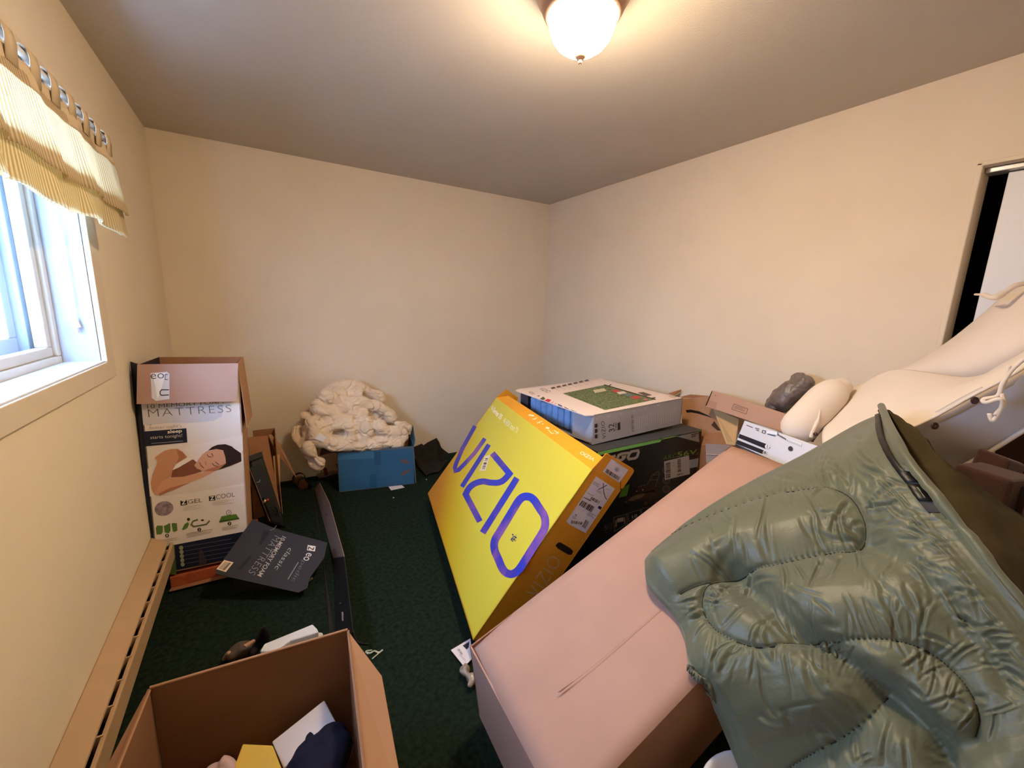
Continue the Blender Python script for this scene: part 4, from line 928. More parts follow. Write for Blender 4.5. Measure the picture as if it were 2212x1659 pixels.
board('fold', [ax_(1525, 980, 2.742), ax_(1574, 982, 2.742), ax_(1573, 984, 2.735), ax_(1525, 982, 2.735)], .002, mat('grey_brown_edge', (176, 158, 148), .8, .2), gc)
board('lower_panel', [g[3], g[2], g[2]*np.array([1, 1, 0])+np.array([.02, 0, .01]), g[3]*np.array([1, 1, 0])+np.array([.02, 0, .01])], .004, mgc, gc)
lk = thing('long_carton', 'long narrow brown carton lying across the boxes by the wall', 'box', (2.85, -2.4, .75))
LK = [ax_(1538, 843, 2.93), ax_(1524, 878, 2.90), ax_(1742, 951, 2.72), ax_(1765, 915, 2.74)]
mlk = mat('kraft_long', (190, 150, 126), .8, .2, var=.04, vs_=6)
v, f = slabm(LK, .05); lkb = bev(mk('body', v, f, mlk, lk), .003)
lpz = Print(LK[0], np.cross(LK[1]-LK[0], LK[2]-LK[0]))
lpz.poly(qb([(652, 352), (570, 538), (590, 530), (658, 368)]), (60, 40, 30), 0)
lpz.grp('tape_patch'); lpz.poly(qb([(610, 462), (715, 495), (700, 570), (590, 530)]), (176, 134, 110), 0)
lpz.grp('stamp'); lpz.stroke(qb([(915, 512), (1083, 570), (1060, 632), (890, 575)]), 1.0, (96, 68, 56), 0, True)
lpz.lines(qb([(925, 530), (1060, 575), (1048, 612), (905, 568)]), 4, (120, 88, 72), 0, .4)
lpz.grp('hole'); lpz.disc(qb([(695, 413)])[0], 1, (90, 64, 50), 0, 8)
lpz.build('stamp_print', lkb)
wb = thing('white_appliance_carton', 'white carton with black stripes and round icons under the long carton', 'box', (2.6, -2.5, .4))
WBp = [ax_(1608, 908, 2.56), ax_(1588, 958, 2.50), ax_(1745, 1030, 2.31), ax_(1800, 975, 2.36)]
mwb = mat('white_blue_board', (206, 210, 220), .4, .4)
v, f = slabm(WBp, .14); wbb = bev(mk('body', v, f, mwb, wb), .003)
wq = Print(WBp[0], np.cross(WBp[1]-WBp[0], WBp[2]-WBp[0]))
wq.poly(qb([(985, 870), (1300, 990), (1345, 1010), (1350, 1040), (1320, 1055), (1280, 1045), (965, 915)]), (34, 34, 44), 0)
wq.poly(qb([(955, 940), (1270, 1065), (1320, 1090), (1310, 1120), (1240, 1105), (935, 985)]), (34, 34, 44), 0)
wq.disc(qb([(1316, 1022)])[0], 5.4, (214, 216, 224), 1, 18); wq.disc(qb([(1288, 1095)])[0], 5, (214, 216, 224), 1, 18); wq.stroke(qb([(1322, 1000), (1312, 1045)]), 1.1, (40, 40, 50), 2); wq.disc(qb([(1288, 1095)])[0], 3.4, (120, 122, 134), 2, 12)
wq.disc(qb([(1590, 1045)])[0], 5, (52, 52, 66), 1, 14)
for a_, b_ in (((1065, 765), (1140, 795)), ((1170, 800), (1220, 815)), ((1180, 820), (1215, 835)), ((1315, 870), (1410, 895)), ((1440, 880), (1540, 935))): wq.stroke(qb([a_, b_]), 1.6, (52, 54, 66), 0)
wq.stroke(qb([(1258, 828), (1295, 835), (1285, 865), (1250, 855)]), 1.2, (52, 54, 66), 0, True)
wq.poly(qb([(1300, 830), (1435, 850), (1440, 885), (1310, 865)]), (226, 230, 240), 0); wq.stroke(qb([(1440, 850), (1438, 885)]), 1.4, (40, 40, 50), 1)
for i in range(9): x0 = 1545+i*20; y0 = 915+i*8; wq.poly(qb([(x0, y0), (x0+12, y0+4), (x0+8, y0+34), (x0-4, y0+26)]), (236, 240, 248), 0)
wq.build('stripe_print', wbb, 'black stripes and icons')

# ------------------------------------------------------------------ big pale carton in the middle
BB = Frame((1.117, -2.513, .126), (-2.9, -22.1, 2.8), (1.339, -.507, .248))
BB.O = BB.O-BB.v(0, 0, .06); BB.d[2] = .308
bb = thing('big_carton', 'large pale brown carton tilted up under the sleeping bag', 'box', (1.6, -2.8, 0))
def bulge(fr, nx=24, ny=12):
    V, Fc = [], []
    for j in range(ny+1):
        for i in range(nx+1):
            a, b_ = i/nx, j/ny
            k = math.sin(math.pi*a)*math.sin(math.pi*b_)
            cr_ = .012*math.exp(-((a)/.05)**2)*math.exp(-((b_)/.2)**2)
            V.append(fr(a, b_, 1)+fr.v(0, 0, .010*k-cr_-.004*math.exp(-((b_-.52)/.01)**2)*(a > .15)*(a < .75)-.003*math.exp(-((b_-.8)/.012)**2)))
    for j in range(ny):
        for i in range(nx):
            q_ = j*(nx+1)+i; Fc.append((q_, q_+nx+1, q_+nx+2, q_+1))
    return V, Fc
btop = o = mk('top_panel', *bulge(BB), M_pink, bb, True); o.modifiers.new('t', 'SOLIDIFY').thickness = .005
def shear(a, b_, c): return BB(a, b_, c)-BB.v(.075, 0, 0)*(1-c)*max(0, 1-a*4)
M_bbs = mat('kraft_side', (150, 108, 84), .82, .2, var=.05)
board('near_side', [shear(0, 1, 0), BB(1, 1, 0), BB(1, 1, 1), BB(0, 1, 1)], .005, M_bbs, bb)
board('far_side', [shear(0, 0, 0), BB(1, 0, 0), BB(1, 0, 1), BB(0, 0, 1)], .005, M_bbs, bb, up=BB(.5, -5, .5))
board('end_panel', [shear(0, 0, 0), shear(0, 1, 0), BB(0, 1, 1), BB(0, 0, 1)], .005, M_pink, bb, up=BB(-5, .5, .5))
board('end_panel', [BB(1, 0, 0), BB(1, 1, 0), BB(1, 1, 1), BB(1, 0, 1)], .005, M_bbs, bb, up=BB(5, .5, .5))
board('bottom_panel', [shear(0, 0, 0), BB(1, 0, 0), BB(1, 1, 0), shear(0, 1, 0)], .005, M_bbs, bb, up=BB(.5, .5, -5))
bpz = Print(BB(0, 0, 1), BB.v(0, 0, 1), .013)
bpz.poly([(1206, 1502), (1240, 1478), (1262, 1463), (1240, 1480), (1214, 1501)], (110, 78, 64), 0)
bpz.stroke([(1240, 1479), (1300, 1432), (1370, 1372), (1440, 1312)], .8, (146, 106, 88), 0)
bpz.build('scuff_print', btop)

# white labelled envelope and clear plastic at its low corner
ev = thing('shipping_envelope', 'white labelled envelope sticking out at the low end of the big carton', 'envelope', (1.13, -2.2, 0))
E4 = [az_(974, 1404, .012), az_(1016, 1379, .02), az_(1022, 1420, .02), az_(1003, 1440, .012)]
evs = board('sheet', E4, .003, pm((224, 214, 206), .6), ev, up=(1, -2, 3))
evp = Print(E4[0], np.cross(E4[1]-E4[0], E4[3]-E4[0]))
cL, sL = (960, 1360), 220/1221
qc = lambda pts: px(cL, sL, pts)
evp.bars(qc([(150, 238), (178, 228), (228, 300), (205, 312)])[1:]+qc([(150, 238)]), 14, (60, 54, 54), 0, 31); evp.lines(qc([(165, 300), (180, 290), (275, 385), (262, 400)])[1:]+qc([(165, 300)]), 3, (130, 120, 116), 0, .3)
evp.poly(qc([(218, 192), (300, 145), (290, 215), (265, 240)]), (48, 48, 62), 0)
evp.build('label_print', evs)
o = blob('plastic_wrap', [sausage(smoothline([az_(*a, .03) for a in qc([(255, 440), (245, 500), (290, 560), (340, 590), (310, 650)])], 3), [.012, .018, .02, .02, .016, .012, .014, .018, .02, .018, .016, .014, .012][:13], 10)], mat('cloudy_plastic', (150, 134, 116), .3, .5, var=.1), None, .004, 2, lambda p: nv(p, 60)*.004)
tag(o, 'crumpled cloudy plastic wrap beside the low end of the big carton', 'plastic wrap')

# ------------------------------------------------------------------ brown sofa at the right edge
so = thing('sofa', 'dark brown upholstered sofa under the cream futon', 'sofa', (2.6, -3.5, 0))
M_so = mat('brown_upholstery', (70, 46, 40), .9, .15, var=.1, vs_=20, bump=.25, bs=220, sheen=.2)
bev(mk('base', *aabox(2.15, 3.05, -4.03, -3.14, .02, .45), M_so, so), .03, 3)
bev(mk('back', *aabox(2.75, 3.05, -4.03, -3.14, .45, .78), M_so, so), .05, 3)
S1 = [ax_(2081, 1008, 2.34), ax_(2182, 1038, 2.34), ax_(2150, 1110, 2.34), ax_(2060, 1080, 2.34)]
v, f = slabm([ax_(2060, 1000, 2.34), ax_(2186, 1038, 2.30), ax_(2160, 1120, 2.30), ax_(2040, 1080, 2.34)], .12); bev(mk('cushion', v, f, M_so, so), .012, 3)
v, f = slabm([ax_(2110, 965, 2.50), ax_(2183, 992, 2.48), ax_(2160, 1040, 2.46), ax_(2090, 1015, 2.48)], .12); bev(mk('cushion', v, f, M_so, so), .012, 3)
v, f = slabm([ax_(2190, 1040, 2.36), ax_(2260, 1080, 2.30), ax_(2260, 1180, 2.30), ax_(2190, 1120, 2.34)], .1); bev(mk('arm_panel', v, f, M_so, so), .01, 3)
v, f = slabm([ax_(2150, 960, 2.9), ax_(2300, 860, 2.9), ax_(2300, 1200, 2.9), ax_(2130, 1150, 2.9)], .05); bev(mk('back_panel', v, f, M_so, so), .01, 3)

# ------------------------------------------------------------------ cream futon, bolster, grey pouch
M_fu = mat('cream_cotton', (228, 214, 196), .85, .2, var=.02, sheen=.2, bump=.06, bs=120)
def loft(rows, nu=40, nv_=40, disp=None):
    """smooth surface through rows of 3D points"""
    R1 = [smoothline(r, max(1, nu//(len(r)-1))) for r in rows]
    n_ = min(len(r) for r in R1); cols = []
    for i in range(n_): cols.append(smoothline([r[i] for r in R1], max(1, nv_//(len(rows)-1))))
    m_ = len(cols[0]); V = [p for c_ in cols for p in c_]; Fc = []
    for i in range(n_-1):
        for j in range(m_-1): a = i*m_+j; Fc.append((a, a+1, a+m_+1, a+m_))
    if disp: V = [p+disp(p) for p in V]
    return V, Fc
fu = thing('futon', 'cream cotton futon with brown buttons and ties slumped by the closet', 'futon', (2.8, -3.0, .5))
def rx(l): return [ax_(a, b_, c_) for a, b_, c_ in l]
back = [rx([(1850, 850, 3.00), (1900, 812, 3.0), (1960, 790, 3.01), (2040, 742, 3.02), (2110, 688, 3.03), (2160, 645, 3.03), (2212, 612, 3.03), (2290, 575, 3.03)]),
        rx([(1850, 862, 2.94), (1905, 826, 2.94), (1970, 797, 2.93), (2050, 762, 2.90), (2120, 718, 2.88), (2170, 692, 2.87), (2222, 667, 2.86), (2300, 632, 2.86)]),
        rx([(1850, 890, 2.92), (1915, 850, 2.92), (1990, 815, 2.90), (2075, 800, 2.84), (2145, 765, 2.80), (2190, 745, 2.78), (2240, 725, 2.77), (2310, 695, 2.76)]),
        rx([(1855, 930, 2.95), (1925, 890, 2.95), (2000, 850, 2.93), (2090, 850, 2.88), (2160, 825, 2.84), (2200, 810, 2.83), (2250, 795, 2.82), (2320, 770, 2.82)])]
o = mk('back_cushion', *loft(back, 42, 30, lambda p: np.array([-.006, 0, .004])*nv(p, 6)), M_fu, fu, True); s = o.modifiers.new('t', 'SOLIDIFY'); s.thickness = .03; s.offset = -1
seat = [rx([(1800, 862, 2.90), (1880, 818, 2.88), (1945, 797, 2.86), (2090, 815, 2.80), (2170, 785, 2.78), (2260, 735, 2.76)]),
        rx([(1788, 900, 2.70), (1870, 855, 2.72), (1960, 835, 2.72), (2085, 825, 2.70), (2170, 783, 2.68), (2270, 725, 2.66)]),
        rx([(1776, 935, 2.56), (1880, 915, 2.56), (1975, 888, 2.56), (2085, 836, 2.58), (2170, 792, 2.58), (2270, 735, 2.56)]),
        rx([(1776, 958, 2.50), (1885, 950, 2.50), (1985, 916, 2.49), (2095, 857, 2.50), (2180, 812, 2.51), (2280, 752, 2.51)])]
o = mk('seat_cushion', *loft(seat, 40, 30, lambda p: np.array([0, 0, .006])*nv(p, 7)), M_fu, fu, True); s = o.modifiers.new('t', 'SOLIDIFY'); s.thickness = .03; s.offset = -1
fpn = [rx([(1776, 956, 2.503), (1885, 948, 2.503), (1985, 915, 2.492), (2095, 856, 2.503), (2180, 811, 2.512), (2280, 751, 2.513)]),
       rx([(1810, 1010, 2.54), (1920, 1000, 2.54), (2010, 965, 2.54), (2110, 905, 2.54), (2190, 862, 2.54), (2285, 805, 2.54)]),
       rx([(1850, 1090, 2.62), (1970, 1070, 2.62), (2062, 1016, 2.62), (2140, 972, 2.62), (2212, 928, 2.62), (2300, 880, 2.62)])]
M_fu2 = mat('cream_cotton_panel', (206, 200, 196), .85, .2, var=.02, bump=.12, bs=60)
o = mk('button_panel', *loft(fpn, 40, 24, lambda p: np.array([-.006*nv(p, 9), 0, 0])), M_fu2, fu, True); s = o.modifiers.new('t', 'SOLIDIFY'); s.thickness = .02; s.offset = -1
hl = smoothline(rx([(2060, 1018, 2.61), (2140, 974, 2.61), (2212, 930, 2.61), (2300, 882, 2.61)]), 6); mk('hem', *tubem(hl, .007, 8), M_fu, fu, True)
hl = smoothline(rx([(1885, 949, 2.49), (1985, 917, 2.485), (2095, 858, 2.49), (2180, 813, 2.50), (2280, 753, 2.50)]), 6); mk('piping', *tubem(hl, .005, 8), M_fu, fu, True)
M_bt = mat('brown_button', (58, 34, 34), .35, .5)
for c_, x_b in (((2018, 920), 2.475), ((2104, 865), 2.49)):
    a = ax_(*c_, x_b)
    bv, bf = lathem([(.001, .004), (.006, .003), (.007, .005), (.011, .006), (.0125, .003), (.012, 0)], (0, 0, 0), 20)
    Rb = np.stack([CR, CU, -CF*.9+np.array([0, 0, .1])]).T
    mk('button', [a+Rb@np.array(q_) for q_ in bv], bf, M_bt, fu, True)
tie = lambda pts, r, nm='tie': mk(nm, *tubem(smoothline(rx(pts), 5), r, 8), M_fu, fu, True)
tie([(2212, 775, 2.46), (2185, 800, 2.45), (2165, 830, 2.44), (2155, 855, 2.44), (2125, 862, 2.44), (2130, 870, 2.43), (2160, 862, 2.43), (2163, 880, 2.44), (2145, 910, 2.45), (2137, 893, 2.45)], .006)
tie([(2180, 790, 2.45), (2172, 820, 2.445), (2160, 852, 2.44)], .005); tie([(2163, 850, 2.44), (2168, 872, 2.44), (2150, 897, 2.445)], .006)
tie([(2106, 636, 2.92), (2125, 637, 2.9), (2145, 643, 2.88), (2165, 635, 2.90), (2190, 618, 2.92), (2215, 612, 2.95)], [.004]*5+[.009]*6+[.012]*5+[.009]*10)
bo = thing('bolster', 'cream cotton bolster pillow leaning beside the futon', 'pillow', (2.75, -2.75, .8))
BP = rx([(1815, 838, 2.78), (1800, 848, 2.75), (1778, 868, 2.70), (1755, 892, 2.64), (1738, 910, 2.60), (1728, 921, 2.58)])
mk('case', *sausage(smoothline(BP, 4), [.045+.03*math.sin(min(1, i/8)*1.57)-.0*i for i in range(21)], 28), M_fu, bo, True)
mk('gather', *tubem(smoothline(rx([(1772, 880, 2.60), (1768, 905, 2.565), (1757, 930, 2.545), (1752, 945, 2.54)]), 5), [.004]*6+[.008]*10, 8), M_fu, bo, True)
a = ax_(1762, 938, 2.53); mk('button', *ellm(a, ((.008, 0, 0), (0, .01, 0), (0, 0, .008)), 8), M_bt, bo, True)
M_po = mat('grey_nylon', (112, 100, 92), .38, .5, var=.12, vs_=14, bump=.5, bs=30)
pl = [sausage(rx([(1738, 830, 2.96), (1715, 845, 2.955), (1690, 866, 2.95), (1676, 876, 2.95)]), [.05, .07, .07, .05], 16), sausage(rx([(1722, 818, 2.98), (1745, 828, 2.98)]), [.035, .035], 12)]
def pdisp(p):
    t = (p-ax_(1700, 855, 2.9))@np.array([.3, .8, .5]); return .018*bil(p, 11)+.010*bil(p, 30)-.008
o = blob('nylon_pouch', pl, M_po, None, .006, 2, pdisp); tag(o, 'crumpled grey nylon pouch behind the bolster pillow', 'pouch')

# ------------------------------------------------------------------ green sleeping bag
def polyl(pts, t):
    P = [np.array(p, float) for p in pts]; L_ = [0]
    for i in range(len(P)-1): L_.append(L_[-1]+np.linalg.norm((P[i+1]-P[i])[:2]))
    x_ = t*L_[-1]
    for i in range(len(P)-1):
        if x_ <= L_[i+1] or i == len(P)-2:
            k = (x_-L_[i])/(L_[i+1]-L_[i]); return P[i]*(1-k)+P[i+1]*k
def dens(pts): return [tuple(p) for p in smoothline([np.array(p, float) for p in pts], 6)]
top = dens([(1386, 1200, .63), (1410, 1172, .66), (1480, 1112, .735), (1600, 1035, .85), (1740, 962, .95), (1850, 900, 1.06), (1905, 880, 1.12)])
lef = dens([(1386, 1200, .63), (1396, 1262, .60), (1462, 1345, .565), (1486, 1450, .52), (1538, 1540, .44), (1566, 1610, .38), (1610, 1730, .30)])
rig = dens([(1905, 880, 1.12), (1945, 970, 1.085), (2010, 1060, 1.03), (2090, 1160, .97), (2170, 1262, .92), (2270, 1390, .86), (2380, 1560, .78), (2440, 1760, .70)])
bot = dens([(1610, 1730, .30), (1750, 1760, .38), (1950, 1790, .5), (2200, 1790, .62), (2440, 1760, .70)])
S1 = [(1446, 1144), (1557, 1101), (1687, 1062), (1774, 1053), (1832, 1072), (1860, 1110), (1868, 1149), (1846, 1187), (1783, 1192), (1687, 1212), (1620, 1226), (1567, 1240), (1533, 1260), (1519, 1284), (1519, 1322), (1552, 1366), (1610, 1394), (1658, 1399), (1706, 1380), (1745, 1373), (1832, 1378), (1928, 1382), (2000, 1404), (2063, 1452), (2101, 1505), (2116, 1553), (2106, 1592)]
S2 = [(1918, 1525), (1832, 1587), (1759, 1626), (1700, 1662), (1640, 1700)]
S3 = [(1470, 1284), (1500, 1268), (1533, 1257)]
VAL = [(1576, 1240), (1639, 1293), (1697, 1342), (1735, 1370), (1798, 1414), (1880, 1476), (1952, 1534), (2015, 1592), (2060, 1680)]
VAL2 = [(1880, 1180), (1960, 1230), (2040, 1310), (2110, 1390), (2180, 1480)]
def seg(pts, st=6):
    P = smoothline([np.array([*p, 0.0]) for p in pts], 8); return np.array([p[:2] for p in P])
C1 = np.vstack([seg(S1), seg(S2), seg(S3)]); CV = seg(VAL); CV2 = seg(VAL2)
NU, NV = 330, 330
uu = np.linspace(0, 1, NU+1); vv = np.linspace(0, 1, NV+1)
T_ = np.array([polyl(top, u) for u in uu]); B_ = np.array([polyl(bot, u) for u in uu]); L_ = np.array([polyl(lef, v) for v in vv]); R_ = np.array([polyl(rig, v) for v in vv])
G = np.zeros((NU+1, NV+1, 3))
for i, u in enumerate(uu):
    for j, v in enumerate(vv):
        G[i, j] = (1-v)*T_[i]+v*B_[i]+(1-u)*L_[j]+u*R_[j]-((1-u)*(1-v)*T_[0]+u*(1-v)*T_[-1]+(1-u)*v*B_[0]+u*v*B_[-1])
pxg = G[:, :, :2].copy()
PX = pxg.reshape(-1, 2)
def dmin(Q, Cv):
    out = np.empty(len(Q))
    for k in range(0, len(Q), 4000):
        d = Q[k:k+4000, None, :]-Cv[None]; out[k:k+4000] = np.sqrt((d**2).sum(2)).min(1)
    return out
d1, dv, dv2 = dmin(PX, C1), dmin(PX, CV), dmin(PX, CV2)
P3 = np.array([az_(a, b_, c_) for a, b_, c_ in G.reshape(-1, 3)])
ue = np.repeat(uu, NV+1); ve = np.tile(vv, NU+1)
edge = np.minimum(np.minimum(ue, 1-ue)*12, np.minimum(ve, 1-ve)*12).clip(0, 1)
Pg = P3.reshape(NU+1, NV+1, 3)
du = np.gradient(Pg, axis=0); dvv = np.gradient(Pg, axis=1); Nn = np.cross(du, dvv); Nn /= np.linalg.norm(Nn, axis=2, keepdims=True)+1e-12
Nn = Nn.reshape(-1, 3); Nn[Nn[:, 2] < 0] *= -1
hgt = .030*(1-np.exp(-(d1/55)**1.15))-.007*np.exp(-(d1/4.0)**2)
hgt += -.060*np.exp(-(dv/34)**2)-.020*np.exp(-(dv2/30)**2)
rc = random.Random(21)
SEG = []
cl_ = seg(S1)
for k in range(4, len(cl_)-4, 2):          # creases pulled in by the stitching
    t = cl_[k+2]-cl_[k-2]; t = t/(np.linalg.norm(t)+1e-9); nn_ = np.array([-t[1], t[0]])
    for sg in (-1, 1):
        if rc.random() < .55:
            d_ = nn_*sg+t*rc.uniform(-.7, .7); d_ /= np.linalg.norm(d_); SEG.append((cl_[k], cl_[k]+d_*rc.uniform(35, 120), rc.uniform(2.5, 5), rc.uniform(.003, .008)))
for k in range(150):                        # loose wrinkles over the shell
    c0 = np.array([rc.uniform(1480, 2200), rc.uniform(960, 1640)]); ang = rc.gauss(.75, .5)+(1.2 if c0[0] < 1650 else 0)
    d_ = np.array([math.cos(ang), math.sin(ang)])*rc.uniform(30, 110); SEG.append((c0-d_*.5, c0+d_*.5, rc.uniform(3, 8), rc.uniform(.002, .0065)))
for k in range(60):                         # crumpled band along the zip side
    t = rc.random(); c0 = np.array([1900, 960])*(1-t)+np.array([2250, 1480])*t+np.array([rc.uniform(-70, 10), rc.uniform(-20, 40)]); ang = rc.uniform(-.4, .9)
    d_ = np.array([math.cos(ang), math.sin(ang)])*rc.uniform(25, 80); SEG.append((c0-d_*.5, c0+d_*.5, rc.uniform(3, 6), rc.uniform(.003, .007)))
for p0, p1, w_, A_ in SEG:
    dd = p1-p0; Ln = np.linalg.norm(dd); dd = dd/Ln; rel = PX-p0
    bow = rc.uniform(-.12, .12)
    t = (rel@dd)/Ln; sgn = rel@np.array([-dd[1], dd[0]])+bow*Ln*4*t*(1-t)
    m_ = (t > 0) & (t < 1) & (np.abs(sgn) < w_*4)
    hgt[m_] += .85*A_*np.sin(math.pi*t[m_])**.7*(-np.exp(-(sgn[m_]/w_)**2)+.8*np.exp(-((sgn[m_]-1.7*w_)/w_)**2)+.3*np.exp(-((sgn[m_]+1.8*w_)/w_)**2))
wr = np.array([.014*noise.noise(Vector((x_*.0055+y_*.002, y_*.008, 1.3)))+.004*noise.noise(Vector((x_*.017, y_*.02, 4.3))) for x_, y_ in PX])
tuck = -.03*(1-np.sqrt(np.clip(np.minimum(ue*14, ve*14), 0, 1)))
P4 = P3+Nn*(hgt*np.clip(edge, .25, 1)+wr*np.clip(edge, .3, 1)+tuck)[:, None]
# keep the bag on top of the carton below it
ztop = np.array([0, 0, 1.0]); nb = BB.v(0, 0, 1); lo_ = BB(0, 0, 1)
loc_ = (P4-BB.O)@BB.R; ins = (loc_[:, 0] > -.02) & (loc_[:, 0] < BB.d[0]+.02) & (loc_[:, 1] < .02) & (loc_[:, 1] > BB.d[1]-.03) & (loc_[:, 2] < BB.d[2]+.022)
P4[ins] += np.outer((BB.d[2]+.022-loc_[ins, 2]), nb)
g_ = P4.reshape(NU+1, NV+1, 3)
for _ in range(1):
    h_ = g_.copy(); h_[1:-1, 1:-1] = .5*g_[1:-1, 1:-1]+.125*(g_[2:, 1:-1]+g_[:-2, 1:-1]+g_[1:-1, 2:]+g_[1:-1, :-2]); g_ = h_
for _ in range(12):
    h_ = g_.copy(); h_[:14, 1:-1] = .5*g_[:14, 1:-1]+.25*(g_[:14, 2:]+g_[:14, :-2]); g_ = h_
P4 = g_.reshape(-1, 3)
Fb = [(i*(NV+1)+j, i*(NV+1)+j+1, (i+1)*(NV+1)+j+1, (i+1)*(NV+1)+j) for i in range(NU) for j in range(NV)]
M_bag = mat('olive_nylon', (90, 94, 72), .46, .42, var=.05, vs_=5, bump=.10, bs=160, sheen=.15)
M_lin = mat('olive_lining', (66, 58, 38), .85, .15, var=.08, vs_=6, bump=.12, bs=40)
sb = thing('sleeping_bag', 'olive green quilted sleeping bag spread over the big carton', 'sleeping bag', (1.9, -3.2, .3))
o = mk('quilted_shell', P4, Fb, M_bag, sb, True); s = o.modifiers.new('t', 'SOLIDIFY'); s.thickness = .012; s.offset = -1
# stitching thread along the quilting curve
for cur in (seg(S1), seg(S2), seg(S3)):
    ids = [int(((PX-c_)**2).sum(1).argmin()) for c_ in cur[::1]]
    ids = [k for i, k in enumerate(ids) if i == 0 or k != ids[i-1]]
    th = [P4[k]+Nn[k]*.0005 for k in ids]
    for _ in range(2): th = [th[0]]+[.25*th[i-1]+.5*th[i]+.25*th[i+1] for i in range(1, len(th)-1)]+[th[-1]]
    mk('stitching', *tubem(th, .0016, 6), mat('stitch_thread', (40, 40, 30), .8, .2), o, True)
P4g = P4.reshape(NU+1, NV+1, 3)
# lining, hem and zip at the open edge
lz = dens([(1918, 882, 1.125), (1975, 924, 1.10), (2063, 1015, 1.03), (2170, 1091, .95), (2290, 1180, .9), (2420, 1290, .84)])
lm_ = dens([(1912, 905, 1.105), (1965, 985, 1.07), (2040, 1075, 1.01), (2125, 1160, .95), (2230, 1270, .88), (2400, 1430, .80)])
rows = []
for k, t in enumerate(np.linspace(0, 1, 60)):
    a, m_, b_ = polyl(lz, t), polyl(lm_, t), polyl(rig, t*.86)
    rows.append([az_(*a), az_(*(m_-np.array([0, 0, .02+.02*math.sin(t*9)]))), az_(b_[0]-6, b_[1]+4, b_[2]-.02)])
V, Fc = [], []
for r_ in rows: V += smoothline(r_, 10)
m_ = 21
for i in range(59):
    for j in range(m_-1): a = i*m_+j; Fc.append((a, a+1, a+m_+1, a+m_))
V = [p+np.array([0, 0, .014])*nv(p, 9)+np.array([0, 0, .008])*nv(p, 24) for p in V]
o = mk('lining', V, Fc, M_lin, sb, True); s = o.modifiers.new('t', 'SOLIDIFY'); s.thickness = .012; s.offset = 0; o['label'] = 'dark olive matte lining'
hm = [az_(*polyl(rig, t)) for t in np.linspace(0.0, .8, 50)]; hm = [p+np.array([.012, .006, .004])+np.array([0, 0, .006])*nv(p, 30) for p in hm]
mk('hem', *sausage(hm, [.011+.003*nv(np.array([i*.31, 2.2, 0]), 1) for i in range(50)], 10), M_bag, sb, True)
Vz, Fz = [], []
NG = Nn.reshape(NU+1, NV+1, 3)
js = list(range(1, int(NV*.26)))
for j in js: Vz += [P4g[NU-13, j]+NG[NU-13, j]*.003, P4g[NU-10, j]+NG[NU-10, j]*.004, P4g[NU-7, j]+NG[NU-7, j]*.003]
for i in range(len(js)-1):
    for k in (0, 1): Fz.append((3*i+k, 3*i+k+1, 3*i+k+4, 3*i+k+3))
o = mk('zip', Vz, Fz, M_black, sb, True); o.modifiers.new('t', 'SOLIDIFY').thickness = .002

# ------------------------------------------------------------------ white bin and dark bag under the sleeping bag
wbn = thing('bin', 'white plastic bin below the sleeping bag edge', 'bin', (1.42, -3.27, 0))
mk('body', *lathem([(.001, .0), (.09, 0), (.095, .01), (.125, .33), (.135, .335), (.138, .345), (.134, .352), (.126, .348), (.118, .33), (.088, .02), (.001, .02)], (1.40, -3.25, 0), 40), mat('bin_white', (214, 218, 226), .35, .5), wbn, True)
o = blob('dark_bag', [ellm((1.72, -3.34, .12), ((.13, 0, 0), (0, .11, 0), (0, 0, .11)), 10)], mat('navy_nylon', (20, 24, 40), .6, .3), None, .015, 2, lambda p: nv(p, 14)*.03); tag(o, 'dark navy bag on the floor beside the white bin', 'bag')

# ------------------------------------------------------------------ open carton in the foreground
FC = Frame((.163, -2.805, .004), (-5.4, 0, 0), (.477, .5, .428))
fc = thing('open_carton', 'large open brown carton in the foreground', 'box', (.4, -2.55, 0))
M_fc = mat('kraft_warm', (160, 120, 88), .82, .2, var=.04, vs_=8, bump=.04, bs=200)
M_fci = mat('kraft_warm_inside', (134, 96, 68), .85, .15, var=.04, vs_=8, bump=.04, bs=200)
up5 = FC(.5, .5, .6)
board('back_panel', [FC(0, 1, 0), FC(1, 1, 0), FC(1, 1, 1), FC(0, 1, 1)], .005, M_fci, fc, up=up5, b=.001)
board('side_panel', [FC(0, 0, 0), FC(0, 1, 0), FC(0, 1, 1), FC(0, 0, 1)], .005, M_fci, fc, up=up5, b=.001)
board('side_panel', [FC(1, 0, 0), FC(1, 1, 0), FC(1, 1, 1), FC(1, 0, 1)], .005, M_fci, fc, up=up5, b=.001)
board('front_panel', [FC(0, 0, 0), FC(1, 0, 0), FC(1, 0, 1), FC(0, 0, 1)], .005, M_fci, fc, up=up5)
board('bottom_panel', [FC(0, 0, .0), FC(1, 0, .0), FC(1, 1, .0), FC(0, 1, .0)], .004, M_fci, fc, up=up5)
zf = FC(0, 0, 1)[2]
board('flap', [FC(0, 1, 1), FC(0, 0, 1), FC(0, 0, 1)+FC.v(-.10, .02, -.10), FC(0, 1, 1)+FC.v(-.012, -.008, -.012), ], .005, M_fc, fc, up=FC(-.3, .5, 3), b=.001)
board('flap', [FC(1, 1, 1), az_(825, 1460, zf-.045), az_(862, 1662, zf-.05), az_(880, 1780, zf-.05), FC(1, 0, 1)], .005, M_fc, fc, up=FC(1.3, .5, 3), b=.001)
mk('rim_edge', *tubem([FC(0, 1, 1)+FC.v(0, 0, .002), FC(1, 1, 1)+FC.v(0, 0, .002)], .0035, 8), M_fc, fc)
